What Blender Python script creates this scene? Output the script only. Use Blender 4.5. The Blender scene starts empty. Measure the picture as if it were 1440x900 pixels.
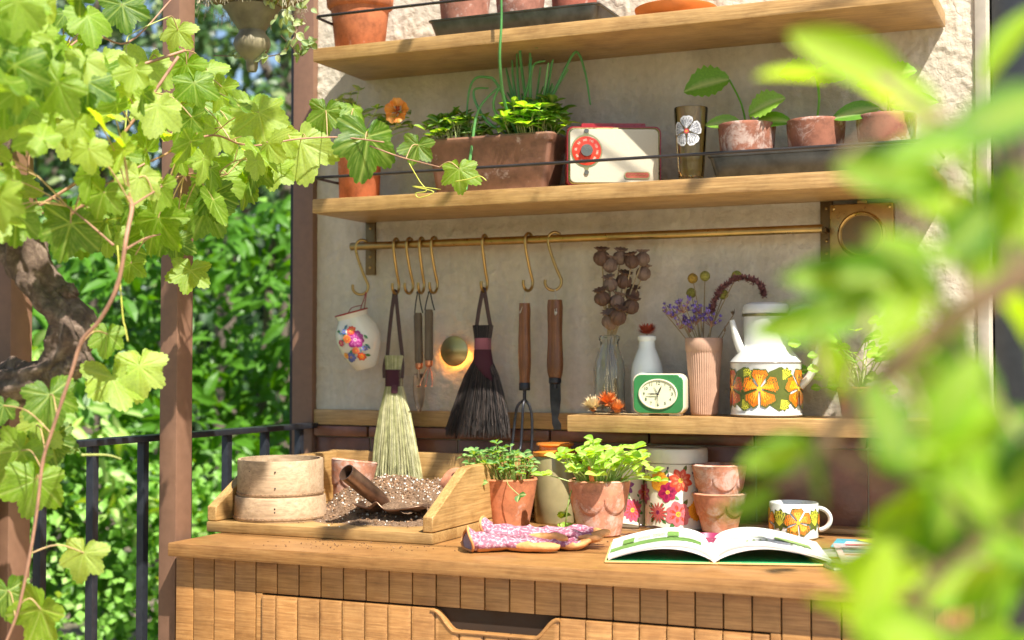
import bpy, bmesh, math, random
from mathutils import Vector, Matrix, noise, Euler
R = math.radians
C = bpy.context.scene.collection
scene = bpy.context.scene
# ---------------------------------------------------------------- camera, world, sun, exposure
cam_d = bpy.data.cameras.new("camera"); cam = bpy.data.objects.new("camera", cam_d); C.objects.link(cam)
cam_d.sensor_width = 36; cam_d.lens = 48.75; cam_d.clip_start = .05; cam_d.clip_end = 500
cam.location = (0, -2.8, 0); cam.rotation_euler = (R(91.75), 0, R(23.5))
cam_d.dof.use_dof = True; cam_d.dof.focus_distance = 2.58; cam_d.dof.aperture_fstop = 3.5; cam_d.dof.aperture_blades = 0
scene.camera = cam
SUN_FROM = Vector((1.4, -1.0, 2.5)).normalized()
w = bpy.data.worlds.new("World"); scene.world = w; w.use_nodes = True
nt = w.node_tree; bg = nt.nodes["Background"]
sky = nt.nodes.new("ShaderNodeTexSky"); sky.sky_type = 'NISHITA'; sky.sun_disc = False
sky.sun_elevation = math.asin(SUN_FROM.z); sky.sun_rotation = math.atan2(SUN_FROM.x, SUN_FROM.y)
nt.links.new(sky.outputs[0], bg.inputs[0]); bg.inputs[1].default_value = .078
sun_d = bpy.data.lights.new("sun", 'SUN'); sun_d.energy = 5.0; sun_d.angle = R(.53); sun_d.color = (1, .94, .84)
sun = bpy.data.objects.new("sun", sun_d); C.objects.link(sun)
sun.rotation_euler = (-SUN_FROM).to_track_quat('-Z', 'Y').to_euler()
scene.view_settings.view_transform = 'Standard'; scene.view_settings.look = 'None'
scene.view_settings.gamma = 1; scene.view_settings.exposure = 1.16
scene.cycles.max_bounces = 8; scene.cycles.transparent_max_bounces = 12; scene.cycles.caustics_reflective = False
# ---------------------------------------------------------------- materials
MATS = {}
class NT:
    def __init__(s, name):
        m = bpy.data.materials.new(name); m.use_nodes = True; s.m = m; s.t = m.node_tree; s.N = s.t.nodes
        s.b = s.N["Principled BSDF"]; s.out = s.N["Material Output"]
    def n(s, typ, **kw):
        o = s.N.new("ShaderNode" + typ)
        for k, v in kw.items():
            if k.startswith("i_"):
                key = k[2:].replace("_", " ")
                o.inputs[key if key in o.inputs else int(key)].default_value = v
            else: setattr(o, k, v)
        return o
    def l(s, a, b): s.t.links.new(a, b)
    def coords(s, scale=(1, 1, 1), rot=(0, 0, 0), kind="Object", jitter=0):
        tc = s.n("TexCoord"); mp = s.n("Mapping"); mp.inputs["Scale"].default_value = scale; mp.inputs["Rotation"].default_value = rot
        src = tc.outputs[kind]
        if jitter:
            oi = s.n("ObjectInfo"); mu = s.n("Math", operation='MULTIPLY'); mu.inputs[1].default_value = jitter
            s.l(oi.outputs["Random"], mu.inputs[0]); ad = s.n("VectorMath", operation='ADD')
            s.l(src, ad.inputs[0]); s.l(mu.outputs[0], ad.inputs[1]); src = ad.outputs[0]
        s.l(src, mp.inputs[0]); return mp.outputs[0]
    def noise(s, vec, scale, detail=4, rough=.55, dist=0):
        o = s.n("TexNoise"); o.inputs["Scale"].default_value = scale; o.inputs["Detail"].default_value = detail
        o.inputs["Roughness"].default_value = rough; o.inputs["Distortion"].default_value = dist
        if vec is not None: s.l(vec, o.inputs["Vector"])
        return o.outputs["Fac"]
    def ramp(s, fac, stops, interp='LINEAR'):
        o = s.n("ValToRGB"); cr = o.color_ramp; cr.interpolation = interp
        while len(cr.elements) < len(stops): cr.elements.new(.5)
        for e, (p, c) in zip(cr.elements, stops): e.position = p; e.color = (*c, 1) if len(c) == 3 else c
        s.l(fac, o.inputs[0]); return o.outputs[0]
    def mix(s, fac, a, b, mode='MIX'):
        o = s.n("Mix", data_type='RGBA', blend_type=mode)
        for sock, v in ((o.inputs[0], fac), (o.inputs[6], a), (o.inputs[7], b)):
            if hasattr(v, "is_output"): s.l(v, sock)
            elif isinstance(v, tuple): sock.default_value = (*v, 1) if len(v) == 3 else v
            else: sock.default_value = v
        return o.outputs[2]
    def bump(s, h, strength=.3, dist=.002, prev=None):
        o = s.n("Bump"); o.inputs["Strength"].default_value = strength; o.inputs["Distance"].default_value = dist
        s.l(h, o.inputs["Height"])
        if prev is not None: s.l(prev, o.inputs["Normal"])
        s.l(o.outputs[0], s.b.inputs["Normal"]); return o.outputs[0]
    def set(s, **kw):
        for k, v in kw.items(): s.b.inputs[k.replace("_", " ")].default_value = v
        return s
def reg(f):
    MATS[f.__name__] = None
    def g(*a):
        key = (f.__name__,) + a
        if key not in MATS: MATS[key] = f(*a)
        return MATS[key]
    return g
@reg
def plain(name, col, rough=.5, metal=0.0, var=.12, bump=0.0, scale=40.0):
    t = NT(name); v = t.coords(jitter=3.0); f = t.noise(v, scale)
    a = tuple(max(0, c*(1-var)) for c in col); b = tuple(min(1, c*(1+var)) for c in col)
    t.l(t.ramp(f, [(.3, a), (.7, b)]), t.b.inputs["Base Color"])
    t.set(Roughness=rough, Metallic=metal)
    r = t.ramp(f, [(.2, (rough*.8,)*3), (.8, (min(1, rough*1.2),)*3)]); t.l(r, t.b.inputs["Roughness"])
    if bump: t.bump(f, bump, .002)
    return t.m
@reg
def wood(name, dark, mid, light, axis=0, rough=.45, k=1.0):
    t = NT(name); sc = [16*k, 16*k, 16*k]; sc[axis] = 1.6*k
    v = t.coords(tuple(sc), jitter=7.0)
    n1 = t.noise(v, 2.6, 7, .62, .9); n2 = t.noise(v, 12, 6, .72, .4)
    sc2 = [60*k]*3; sc2[axis] = 2.0
    v2 = t.coords(tuple(sc2), jitter=7.0); n3 = t.noise(v2, 5, 3, .8)
    base = t.ramp(n1, [(.25, dark), (.5, mid), (.75, light)])
    base = t.mix(.35, base, t.ramp(n2, [(.3, dark), (.7, light)]))
    base = t.mix(.42, base, t.ramp(n3, [(.36, tuple(c*.5 for c in mid)), (.48, mid), (.66, tuple(min(1, c*1.2) for c in light))]))
    oi = t.n("ObjectInfo"); base = t.mix(1.0, base, t.ramp(oi.outputs["Random"], [(0, (.86, .85, .84)), (1, (1.08, 1.06, 1.04))]), 'MULTIPLY')
    big = t.noise(t.coords((3, 3, 3)), 5, 6, .65); base = t.mix(.8, base, t.mix(1.0, base, t.ramp(big, [(.32, (.66, .61, .55)), (.5, (.95, .94, .92)), (.66, (1.08, 1.07, 1.05))]), 'MULTIPLY'))
    t.l(base, t.b.inputs["Base Color"]); t.set(Roughness=rough, Coat_Weight=.06, Coat_Roughness=.3)
    t.l(t.ramp(n2, [(.3, (rough*.8,)*3), (.7, (rough*1.25,)*3)]), t.b.inputs["Roughness"])
    t.bump(n3, .25, .0008); return t.m
@reg
def plaster(name, col):
    t = NT(name); v = t.coords()
    a = t.noise(v, 6, 5, .6); b = t.noise(v, 55, 7, .62, .3); c = t.noise(v, 160, 4, .6)
    vo = t.n("TexVoronoi"); vo.inputs["Scale"].default_value = 70; t.l(v, vo.inputs["Vector"])
    cr = t.n("TexVoronoi", feature='DISTANCE_TO_EDGE'); cr.inputs["Scale"].default_value = 7
    nv = t.n("TexNoise"); nv.inputs["Scale"].default_value = 9; t.l(v, nv.inputs["Vector"])
    vm = t.mix(.25, v, nv.outputs["Color"]); t.l(vm, cr.inputs["Vector"])
    base = t.ramp(a, [(.3, tuple(x*.86 for x in col)), (.7, tuple(min(1, x*1.06) for x in col))])
    base = t.mix(.5, base, t.ramp(b, [(.35, tuple(x*.8 for x in col)), (.6, col)]))
    st = t.noise(t.coords((5, 5, 1.2)), 2.5, 5, .65); base = t.mix(.55, base, t.mix(1.0, base, t.ramp(st, [(.35, (.74, .7, .62)), (.6, (1.04, 1.03, 1.02))]), 'MULTIPLY'))
    t.l(base, t.b.inputs["Base Color"]); t.set(Roughness=.95)
    n1 = t.bump(b, .6, .006); n2 = t.bump(c, .5, .002, n1)
    cf = t.ramp(cr.outputs["Distance"], [(0, (0, 0, 0)), (.012, (1, 1, 1))]); t.bump(cf, .3, .0015, n2)
    return t.m
@reg
def terracotta(name, col, chalk=.4, rough=.85):
    t = NT(name); v = t.coords(jitter=9.0)
    a = t.noise(v, 30, 7, .7); b = t.noise(v, 17, 9, .78, .5); c = t.noise(v, 150, 3)
    base = t.ramp(a, [(.3, tuple(x*.55 for x in col)), (.5, col), (.7, tuple(min(1, x*1.3) for x in col))])
    lo = .64-chalk*.26; fac = t.ramp(b, [(max(0, lo-.03), (0, 0, 0)), (lo+.05, (.55,)*3), (lo+.2, (.9,)*3)])
    base = t.mix(fac, base, (.62, .50, .43)); t.l(base, t.b.inputs["Base Color"]); t.set(Roughness=rough)
    n = t.bump(a, .25, .002); t.bump(c, .35, .0008, n); return t.m
@reg
def leafm(name, dark, mid, light, trans=.4, rough=.42, vein=(.5, .6, .25), bumpk=.35):
    t = NT(name); oi = t.n("ObjectInfo"); v = t.coords(jitter=5.0)
    n1 = t.noise(v, 28, 4); n2 = t.noise(v, 130, 3)
    base = t.ramp(oi.outputs["Random"], [(.05, dark), (.5, mid), (.95, light)])
    base = t.mix(.5, base, t.mix(1.0, base, t.ramp(n1, [(.3, (.6, .66, .5)), (.7, (1.25, 1.2, 1.1))]), 'MULTIPLY'))
    at = t.n("Attribute"); at.attribute_name = "vein"
    base = t.mix(at.outputs["Fac"], base, vein)
    t.l(base, t.b.inputs["Base Color"]); t.set(Roughness=rough); t.b.inputs["Specular IOR Level"].default_value = .5
    nb = t.bump(n2, bumpk, .0015); t.bump(at.outputs["Fac"], .4, .0015, nb)
    tr = t.n("BsdfTranslucent"); sat = t.mix(1.0, base, (2.3, 2.05, .22), 'MULTIPLY')
    # transmitted light is yellower than reflected light
    t.l(sat, tr.inputs[0]); ms = t.n("MixShader"); ms.inputs[0].default_value = trans
    t.l(t.b.outputs[0], ms.inputs[1]); t.l(tr.outputs[0], ms.inputs[2]); t.l(ms.outputs[0], t.out.inputs[0]); return t.m
@reg
def glassm(name, col=(1, 1, 1), rough=.02, tr=1.0):
    t = NT(name); t.set(Roughness=rough, IOR=1.45); t.b.inputs["Transmission Weight"].default_value = tr
    v = t.coords(); f = t.noise(v, 30); t.l(t.ramp(f, [(.3, tuple(c*.94 for c in col)), (.7, col)]), t.b.inputs["Base Color"]); return t.m
@reg
def brass(name, col=(.5, .33, .12), rough=.32):
    t = NT(name); v = t.coords((1, 1, 1)); f = t.noise(v, 60, 5, .65); g = t.noise(v, 9, 3)
    t.l(t.mix(.5, t.ramp(f, [(.3, tuple(c*.6 for c in col)), (.7, col)]), t.ramp(g, [(.3, tuple(c*.6 for c in col)), (.7, tuple(min(1, c*1.2) for c in col))])), t.b.inputs["Base Color"])
    t.set(Metallic=1.0); t.l(t.ramp(f, [(.3, (rough*.75,)*3), (.7, (rough*1.4,)*3)]), t.b.inputs["Roughness"]); t.bump(f, .1, .0005); return t.m
@reg
def bark(name):
    t = NT(name); v = t.coords(); a = t.noise(v, 40, 8, .7, .5); b = t.noise(v, 140, 5, .7)
    t.l(t.ramp(a, [(.3, (.035, .022, .016)), (.5, (.12, .08, .058)), (.72, (.3, .22, .17))]), t.b.inputs["Base Color"])
    t.set(Roughness=.95); n = t.bump(a, .9, .008); t.bump(b, .6, .002, n); return t.m
@reg
def tilem(name):
    t = NT(name); v = t.coords(jitter=4.0); a = t.noise(v, 12, 5, .6); b = t.noise(v, 75, 4, .6)
    t.l(t.ramp(a, [(.3, (.11, .04, .022)), (.6, (.21, .082, .046)), (.8, (.30, .14, .085))]), t.b.inputs["Base Color"])
    t.set(Roughness=.38, Coat_Weight=.25, Coat_Roughness=.2); t.bump(b, .45, .003); return t.m
@reg
def knit(name):
    t = NT(name); v = t.coords(); f = t.n("TexVoronoi"); f.inputs["Scale"].default_value = 260; t.l(v, f.inputs["Vector"])
    n = t.noise(v, 190, 3, .6); n2 = t.noise(v, 30, 3)
    base = t.ramp(n, [(.42, (.20, .025, .07)), (.51, (.30, .07, .13)), (.57, (.46, .31, .35)), (.68, (.52, .44, .44))])
    base = t.mix(.3, base, t.ramp(n2, [(.3, (.4, .1, .15)), (.7, (.55, .34, .36))]))
    t.l(base, t.b.inputs["Base Color"]); t.set(Roughness=.95); t.bump(n, .7, .0018); return t.m
@reg
def soilm(name):
    t = NT(name); v = t.coords(); n = t.noise(v, 230, 5, .7); n2 = t.noise(v, 60, 4)
    base = t.ramp(n, [(.3, (.07, .04, .022)), (.5, (.22, .13, .075)), (.68, (.42, .28, .18))])
    base = t.mix(.4, base, t.ramp(n2, [(.3, (.07, .04, .02)), (.7, (.24, .15, .09))]))
    t.l(base, t.b.inputs["Base Color"]); t.set(Roughness=1.0); n_ = t.bump(n, 1.0, .006); return t.m
@reg
def emit(name, col, s):
    t = NT(name); t.b.inputs["Base Color"].default_value = (*col, 1); t.b.inputs["Emission Color"].default_value = (*col, 1); t.b.inputs["Emission Strength"].default_value = s; return t.m
@reg
def groundm(name):
    t = NT(name); v = t.coords(); n = t.noise(v, 3, 6, .65); n2 = t.noise(v, 60, 4, .7)
    t.l(t.mix(.5, t.ramp(n, [(.3, (.09, .07, .05)), (.5, (.2, .16, .11)), (.7, (.1, .14, .04))]), t.ramp(n2, [(.3, (.1, .08, .05)), (.7, (.3, .24, .17))])), t.b.inputs["Base Color"])
    t.set(Roughness=1.0); t.bump(n2, .8, .02); return t.m
OAK = ((.25, .125, .038), (.40, .235, .082), (.54, .36, .155))
IROKO = ((.19, .078, .020), (.34, .162, .050), (.47, .265, .10))
def M_shelf(ax=0): return wood("oiled_oak", *OAK, ax)
def M_bench(ax=0): return wood("oiled_iroko", *IROKO, ax, .4)
# ---------------------------------------------------------------- objects, names, tags
def empty(name, loc=(0, 0, 0), rz=0, label=None, cat=None, group=None, rot=None):
    o = bpy.data.objects.new(name, None); C.objects.link(o); o.location = loc
    o.rotation_euler = rot if rot else (0, 0, R(rz)); o.empty_display_size = .05
    tag(o, label, cat, group); return o
def tag(o, label=None, cat=None, group=None, kind=None):
    for k, v in (('label', label), ('category', cat), ('group', group), ('kind', kind)):
        if v: o[k] = v
    return o
def link(name, me, parent=None, mat=None):
    o = bpy.data.objects.new(name, me); C.objects.link(o)
    if parent is not None: o.parent = parent
    if mat is not None: me.materials.append(mat)
    return o
def copy_tree(o, parent=None):
    c = o.copy(); C.objects.link(c)
    if parent is not None: c.parent = parent
    for ch in list(o.children): copy_tree(ch, c)
    return c
class MB:
    def __init__(s): s.v = []; s.f = []; s.mi = []; s.att = {}
    def add(s, vs, fs, mi=0, T=None):
        k = len(s.v)
        s.v += [tuple(T @ Vector(p)) if T is not None else tuple(p) for p in vs]
        s.f += [tuple(i+k for i in f) for f in fs]; s.mi += [mi]*len(fs); return k
    def box(s, lo, hi, mi=0, T=None, bev=0):
        (a, b, c), (d, e, f) = lo, hi
        if bev:
            bm = bmesh.new(); bmesh.ops.create_cube(bm, size=1)
            for v in bm.verts: v.co = Vector(((a+d)/2+v.co.x*(d-a), (b+e)/2+v.co.y*(e-b), (c+f)/2+v.co.z*(f-c)))
            bmesh.ops.bevel(bm, geom=bm.edges[:], offset=bev, segments=2, profile=.6, affect='EDGES')
            bm.verts.index_update(); s.add([v.co[:] for v in bm.verts], [[v.index for v in q.verts] for q in bm.faces], mi, T); bm.free(); return s
        vs = [(x, y, z) for x in (a, d) for y in (b, e) for z in (c, f)]
        s.add(vs, [(0, 1, 3, 2), (4, 6, 7, 5), (0, 4, 5, 1), (2, 3, 7, 6), (0, 2, 6, 4), (1, 5, 7, 3)], mi, T); return s
    def tube(s, pts, r, n=8, mi=0, caps=True, T=None, flat=1.0, fn=None):
        P = [Vector(p) for p in pts]; k = len(P); rr = r if isinstance(r, (list, tuple)) else [r]*k
        vs = []; prev = None
        for i, p in enumerate(P):
            t = (P[min(i+1, k-1)]-P[max(i-1, 0)]); t = t.normalized() if t.length > 1e-9 else Vector((0, 0, 1))
            if prev is None:
                a = Vector((0, 0, 1)) if abs(t.z) < .9 else Vector((1, 0, 0)); u = t.cross(a).normalized()
            else: u = (prev-t*prev.dot(t)); u = u.normalized() if u.length > 1e-6 else t.orthogonal().normalized()
            prev = u; w_ = t.cross(u)
            for j in range(n):
                q = 2*math.pi*j/n; m = fn(i/(k-1), q) if fn else 1
                vs.append(p+(u*math.cos(q)*flat+w_*math.sin(q))*rr[i]*m)
        fs = [(i*n+j, i*n+(j+1) % n, (i+1)*n+(j+1) % n, (i+1)*n+j) for i in range(k-1) for j in range(n)]
        if caps: fs += [tuple(reversed(range(n))), tuple((k-1)*n+j for j in range(n))]
        s.add(vs, fs, mi, T); return s
    def lathe(s, prof, n=48, mi=0, T=None, fn=None, close=False):
        k = len(prof); vs = []
        for i, (r, z) in enumerate(prof):
            for j in range(n):
                q = 2*math.pi*j/n; rr = r+(fn(q, i, r, z) if fn else 0); vs.append((rr*math.cos(q), rr*math.sin(q), z))
        fs = [(i*n+j, i*n+(j+1) % n, (i+1)*n+(j+1) % n, (i+1)*n+j) for i in range(k-1) for j in range(n)]
        s.add(vs, fs, mi, T)
        if prof[0][0] > 1e-4 and not close: s.add([vs[j] for j in range(n)], [tuple(reversed(range(n)))], mi, T)
        return s
    def ball(s, c, r, n=12, m=8, mi=0, sc=(1, 1, 1), T=None, fn=None):
        vs = []; c = Vector(c)
        for i in range(m+1):
            a = math.pi*i/m
            for j in range(n):
                q = 2*math.pi*j/n; d = Vector((math.sin(a)*math.cos(q)*sc[0], math.sin(a)*math.sin(q)*sc[1], math.cos(a)*sc[2]))
                vs.append(c+d*r*(fn(a, q) if fn else 1))
        s.add(vs, [(i*n+j, (i+1)*n+j, (i+1)*n+(j+1) % n, i*n+(j+1) % n) for i in range(m) for j in range(n)], mi, T); return s
    def grid(s, f, nu, nv, mi=0, T=None):
        vs = [f(i/nu, j/nv) for i in range(nu+1) for j in range(nv+1)]
        s.add(vs, [(i*(nv+1)+j, (i+1)*(nv+1)+j, (i+1)*(nv+1)+j+1, i*(nv+1)+j+1) for i in range(nu) for j in range(nv)], mi, T); return s
    def mesh(s, name, mats, smooth=40):
        me = bpy.data.meshes.new(name); me.from_pydata(s.v, [], s.f); me.validate(clean_customdata=False)
        for m in (mats if isinstance(mats, (list, tuple)) else [mats]): me.materials.append(m)
        if len(me.polygons) == len(s.mi): me.polygons.foreach_set("material_index", s.mi)
        if smooth:
            me.shade_smooth(); me.set_sharp_from_angle(angle=R(smooth))
        for k, vals in s.att.items():
            a = me.attributes.new(k, 'FLOAT', 'POINT')
            if len(vals) == len(me.vertices): a.data.foreach_set("value", vals)
        me.update(); return me
    def build(s, name, mats, parent=None, smooth=40):
        return link(name, s.mesh(name, mats, smooth), parent)
def fixn(o):
    bm = bmesh.new(); bm.from_mesh(o.data); bmesh.ops.remove_doubles(bm, verts=bm.verts, dist=1e-6); bmesh.ops.recalc_face_normals(bm, faces=bm.faces); bm.to_mesh(o.data); bm.free(); return o
def text_mesh(body, size, depth=.0004, mat=None, name="numeral"):
    cu = bpy.data.curves.new(name, 'FONT'); cu.body = body; cu.size = size; cu.extrude = depth; cu.align_x = 'CENTER'; cu.align_y = 'CENTER'
    to = bpy.data.objects.new("tmp", cu); C.objects.link(to)
    dg = bpy.context.evaluated_depsgraph_get(); me = bpy.data.meshes.new_from_object(to.evaluated_get(dg)); me.name = name
    bpy.data.objects.remove(to); bpy.data.curves.remove(cu)
    if mat: me.materials.clear(); me.materials.append(mat)
    return me
def smooth_path(pts, n=6):
    P = [Vector(p) for p in pts]; out = []
    for i in range(len(P)-1):
        a, b, c, d = P[max(i-1, 0)], P[i], P[i+1], P[min(i+2, len(P)-1)]
        for k in range(n):
            t = k/n; out.append(.5*((2*b)+(c-a)*t+(2*a-5*b+4*c-d)*t*t+(3*b-a-3*c+d)*t**3))
    out.append(P[-1]); return out
# ---------------------------------------------------------------- leaves
def orient(pos, along, normal, s=1.0):
    y = Vector(along).normalized(); z = Vector(normal); z = (z-y*z.dot(y))
    z = z.normalized() if z.length > 1e-4 else y.orthogonal().normalized(); x = y.cross(z)
    m = Matrix((x, y, z)).transposed().to_4x4(); sc = s if isinstance(s, (tuple, list)) else (s, s, s)
    return Matrix.Translation(pos) @ m @ Matrix.Diagonal((*sc, 1))
def grape_leaf(seed, mat):
    rg = random.Random(seed); n, rings = 108, 6; vs = []; att = []
    lob = [(90, 1.0), (90-54, .92), (90+54, .92), (90-112, .78), (90+112, .78)]
    lob = [(a+rg.uniform(-5, 5), l*rg.uniform(.92, 1.08)) for a, l in lob]
    fold = rg.uniform(.02, .2); ph = rg.uniform(0, 6); cup = rg.uniform(-.3, .12)
    def rad(q):
        d = math.degrees(q); r = .5
        for a, l in lob:
            x = (d-a+180) % 360-180; r = max(r, l*(math.exp(-(x/20)**2)*.2+.8*math.exp(-(x/70)**2)))
        x = (d+90+180) % 360-180; r *= 1-.8*math.exp(-(x/13)**2)
        t = (d/360*36) % 1; r *= 1+.10*(1-abs(2*t-1))*(1 if r > .3 else .3)
        return r*.56
    vs.append((0, 0, 0)); att.append(.7)
    for k in range(1, rings+1):
        s = (k/rings)**.9
        for j in range(n):
            q = 2*math.pi*j/n-math.pi/2; r = rad(q)*s; d = math.degrees(q); ve = 0; mn = 999
            for a, l in lob:
                x = abs((d-a+180) % 360-180); mn = min(mn, x); wd = math.radians(x)*r; ve = max(ve, math.exp(-(wd/.013)**2))
                for b in (.25, .45, .65, .85):       # side veins
                    px, py = r*math.cos(q-math.radians(a)), r*math.sin(q-math.radians(a))
                    e = abs(px-b*.45*l-abs(py)*.9); ve = max(ve, .45*math.exp(-(e/.014)**2) if x < 30 else 0)
            z = cup*r*r*2.2+fold*.25*abs(math.sin(math.radians(mn)*2.2))*r+.04*math.sin(5*q+ph)*s*s+rg.uniform(-.006, .006)*(k > 1)-.02*ve
            vs.append((r*math.cos(q), r*math.sin(q), z)); att.append(ve*.8)
    fs = [(0, 1+j, 1+(j+1) % n) for j in range(n)]
    for k in range(rings-1):
        for j in range(n): a = 1+k*n+j; b = 1+k*n+(j+1) % n; fs.append((a, a+n, b+n, b))
    mb = MB(); mb.add(vs, fs); mb.att['vein'] = att; me = mb.mesh("grape_leaf_blade", mat, 0); me.shade_smooth(); return me
def oval_leaf(L, W, mat, fold=.15, curl=.2, nu=6, nv=4, tip=1.3, wav=0, seed=1, name="leaf_blade", tooth=0):
    rg = random.Random(seed); vs = []; att = []; ph = rg.uniform(0, 6)
    for i in range(nu+1):
        t = i/nu; wd = W/2*(math.sin(math.pi*min(1, t**(1/tip)*.97+.03)))**.75*(1+(tooth if i % 2 else -tooth))
        for j in range(nv+1):
            u = j/nv*2-1; vs.append((u*wd, t*L, abs(u)*wd*fold*2-curl*L*t*t+wav*L*math.sin(t*9+ph)*abs(u))); att.append(.8 if abs(u) < .01 else 0)
    mb = MB(); mb.add(vs, [(i*(nv+1)+j, i*(nv+1)+j+1, (i+1)*(nv+1)+j+1, (i+1)*(nv+1)+j) for i in range(nu) for j in range(nv)])
    mb.att['vein'] = att; me = mb.mesh(name, mat, 0); me.shade_smooth(); return me
def put_leaf(parent, me, pos, along, normal, s=1.0, name="leaf"):
    o = link(name, me, parent); o.matrix_basis = orient(pos, along, normal, s); return o
class Mass:
    """many small leaves joined into one mesh (stuff)"""
    def __init__(s): s.mb = MB()
    def leaf(s, tmpl, M):
        s.mb.add([v.co for v in tmpl.vertices], [tuple(p.vertices) for p in tmpl.polygons], 0, M)
# ---------------------------------------------------------------- ground and air beyond
T, S1, S2, S3 = -.335, .681, .353, -.107
GR = -1.24
g = MB(); g.grid(lambda u, v: (-60+120*u, -8+130*v, GR-.0-(.35 if v > .09 else 0)+.05*noise.noise(Vector((u*60, v*60, 0)))), 60, 60)
tag(g.build("ground", groundm("garden_earth"), None, 60), kind='structure')
g = MB()
slab = plain("sandstone_paving", (.55, .47, .35), .85, 0.0, .2, .4, 14.0)
for i in range(8):
    for j in range(7):
        x0, y0 = -1.75+i*.62, -4.2+j*.6
        g.box((x0+.006, y0+.006, GR+.01), (x0+.614, y0+.594, GR+.055), 0, None, .006)
terr = tag(MB().box((-1.8, -4.3, GR-.3), (3.4, .3, GR+.02)).build("terrace", plain("mortar", (.3, .27, .23), .95)), kind='structure')
for i in range(8):
    for j in range(7):
        x0, y0 = -1.75+i*.62, -4.2+j*.6
        if i == 0 and j == 0:
            me = MB().box((.006, .006, 0), (.614, .594, .04), 0, None, .006).mesh("paving_slab_mesh", slab)
        link("paving_slab", me, terr).location = (x0, y0, GR+.022)
# ---------------------------------------------------------------- the plaster wall
wall = empty("plaster_wall", (-.97, 0, GR), label="rough cream plaster wall with brown tiled foot behind the shelves", cat="wall")
def loc(o, p): o.location = Vector(o.location)-Vector(p); return o
WB = (-.97, 0, GR)
PL = plaster("rough_plaster", (.64, .575, .465))
mb = MB()
def pf(u, v):
    x, z = -1.716+1.475*u, -.109+1.5*v
    d = .0035*noise.noise(Vector((x*9, z*9, 0)))+.0032*noise.noise(Vector((x*38, z*38, 3)))+.0022*noise.noise(Vector((x*90, z*90, 7)))
    return (x, -abs(d)*.9-.0005, z)
mb.grid(pf, 400, 330)
loc(mb.build("plaster_face", PL, wall, 180), WB)
loc(MB().box((-1.716, .003, GR), (-.222, .16, 1.39)).build("masonry", PL, wall), WB)
loc(MB().box((-.241, -.007, GR), (-.221, .003, 1.39), 0, None, .001).build("corner_bead", plain("smooth_plaster", (.34, .30, .24), .8), wall), WB)
loc(MB().box((-1.716, -.014, -.1445), (-.221, .0, -.1092), 0, None, .002).build("wooden_batten", M_shelf(), wall), WB)
TM = tilem("glazed_brown_tile")
edges = [-1.716, -1.57, -1.346, -1.121, -.897, -.673, -.449, -.221]
for i in range(7):
    a, b = edges[i]+.0015, edges[i+1]-.0015; o = Vector(WB)
    m1 = MB(); m1.box((0, -.018, -.171), (b-a, .0, -.1465), 0, None, .006); m1.build("ledge_tile", TM, wall).location = (a-o.x, 0, -o.z)
    m2 = MB(); m2.box((0, -.006, -.3345), (b-a, .0, -.1735), 0, None, .002); m2.build("tile", TM, wall).location = (a-o.x, 0, -o.z)
loc(MB().box((-1.716, -.003, -.34), (-.221, .0, -.145)).build("grout", plain("grey_grout", (.3, .25, .2), .9), wall), WB)
# ---------------------------------------------------------------- brown steel posts
POST = plain("brown_painted_steel", (.20, .108, .068), .42, 0.0, .08, .05, 60.0)
def post(x0, y0, x1, y1, label):
    c = ((x0+x1)/2, (y0+y1)/2, GR); o = empty("steel_post", c, label=label, cat="post", group="brown steel posts of the potting shelter")
    hx, hy = (x1-x0)/2, (y1-y0)/2
    MB().box((-hx, -hy, .0), (hx, hy, 2.9), 0, None, .003).build("shaft", POST, o)
    MB().box((-hx-.03, -hy-.03, .02), (hx+.03, hy+.03, .028), 0, None, .002).build("base_plate", POST, o)
    return o
post(-1.68, -.63, -1.64, -.58, "brown steel post beside the left end of the bench worktop")
pc = post(-1.772, -.02, -1.7165, .06, "brown steel post against the left edge of the plaster wall")
MB().box((-.036, -.036, 0), (-.028, .03, 2.9)).build("black_seal", plain("black_rubber", (.012, .012, .015), .5), pc)
post(-1.685, -1.065, -1.64, -1.015, "brown steel post behind the gnarled vine trunk")
# ---------------------------------------------------------------- black railing
RL = plain("black_painted_iron", (.018, .02, .026), .38, 0.0, .2, .2, 80.0)
rail = empty("iron_railing", (-1.72, -.5, GR), label="black iron railing with square balusters behind the brown posts", cat="railing")
MB().box((-.017, -.55, -GR-.1525), (.017, .5, -GR-.1405), 0, None, .002).build("top_rail", RL, rail)
MB().box((-.012, -.55, .14), (.012, .5, .152), 0, None, .002).build("bottom_rail", RL, rail)
bme = MB().box((-.008, -.008, .1), (.008, .008, -GR-.152), 0, None, .0012).mesh("baluster_mesh", RL)
for y in (-.985, -.905, -.771, -.627, -.49, -.352, -.21, -.07): link("baluster", bme, rail).location = (0, y+.5, 0)
# ---------------------------------------------------------------- shelves
ROD = plain("dark_iron_rod", (.05, .045, .045), .4, 0.6)
def shelf(x0, x1, y0, z0, z1, label, rod=None):
    o = empty("wall_shelf", ((x0+x1)/2, 0, z0), label=label, cat="shelf", group="oiled wooden wall shelves")
    h = (x1-x0)/2; MB().box((-h, y0, 0), (h, -.004, z1-z0), 0, None, .003).build("board", M_shelf(), o)
    if rod:
        zr, xr0, xr1 = rod; yr = y0-.006
        MB().tube([(xr0-(x0+x1)/2, -.01, zr-z0), (xr0-(x0+x1)/2, yr+.01, zr-z0), (xr0-(x0+x1)/2+.006, yr, zr-z0), (xr1-(x0+x1)/2, yr, zr-z0), (xr1-(x0+x1)/2, -.01, zr-z0)], .0032, 8).build("guard_rod", ROD, o)
    return o
shelf(-1.589, -.295, -.23, .652, S1, "top wooden shelf carrying large terracotta pots and an orange saucer", (.748, -1.58, -.3))
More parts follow.
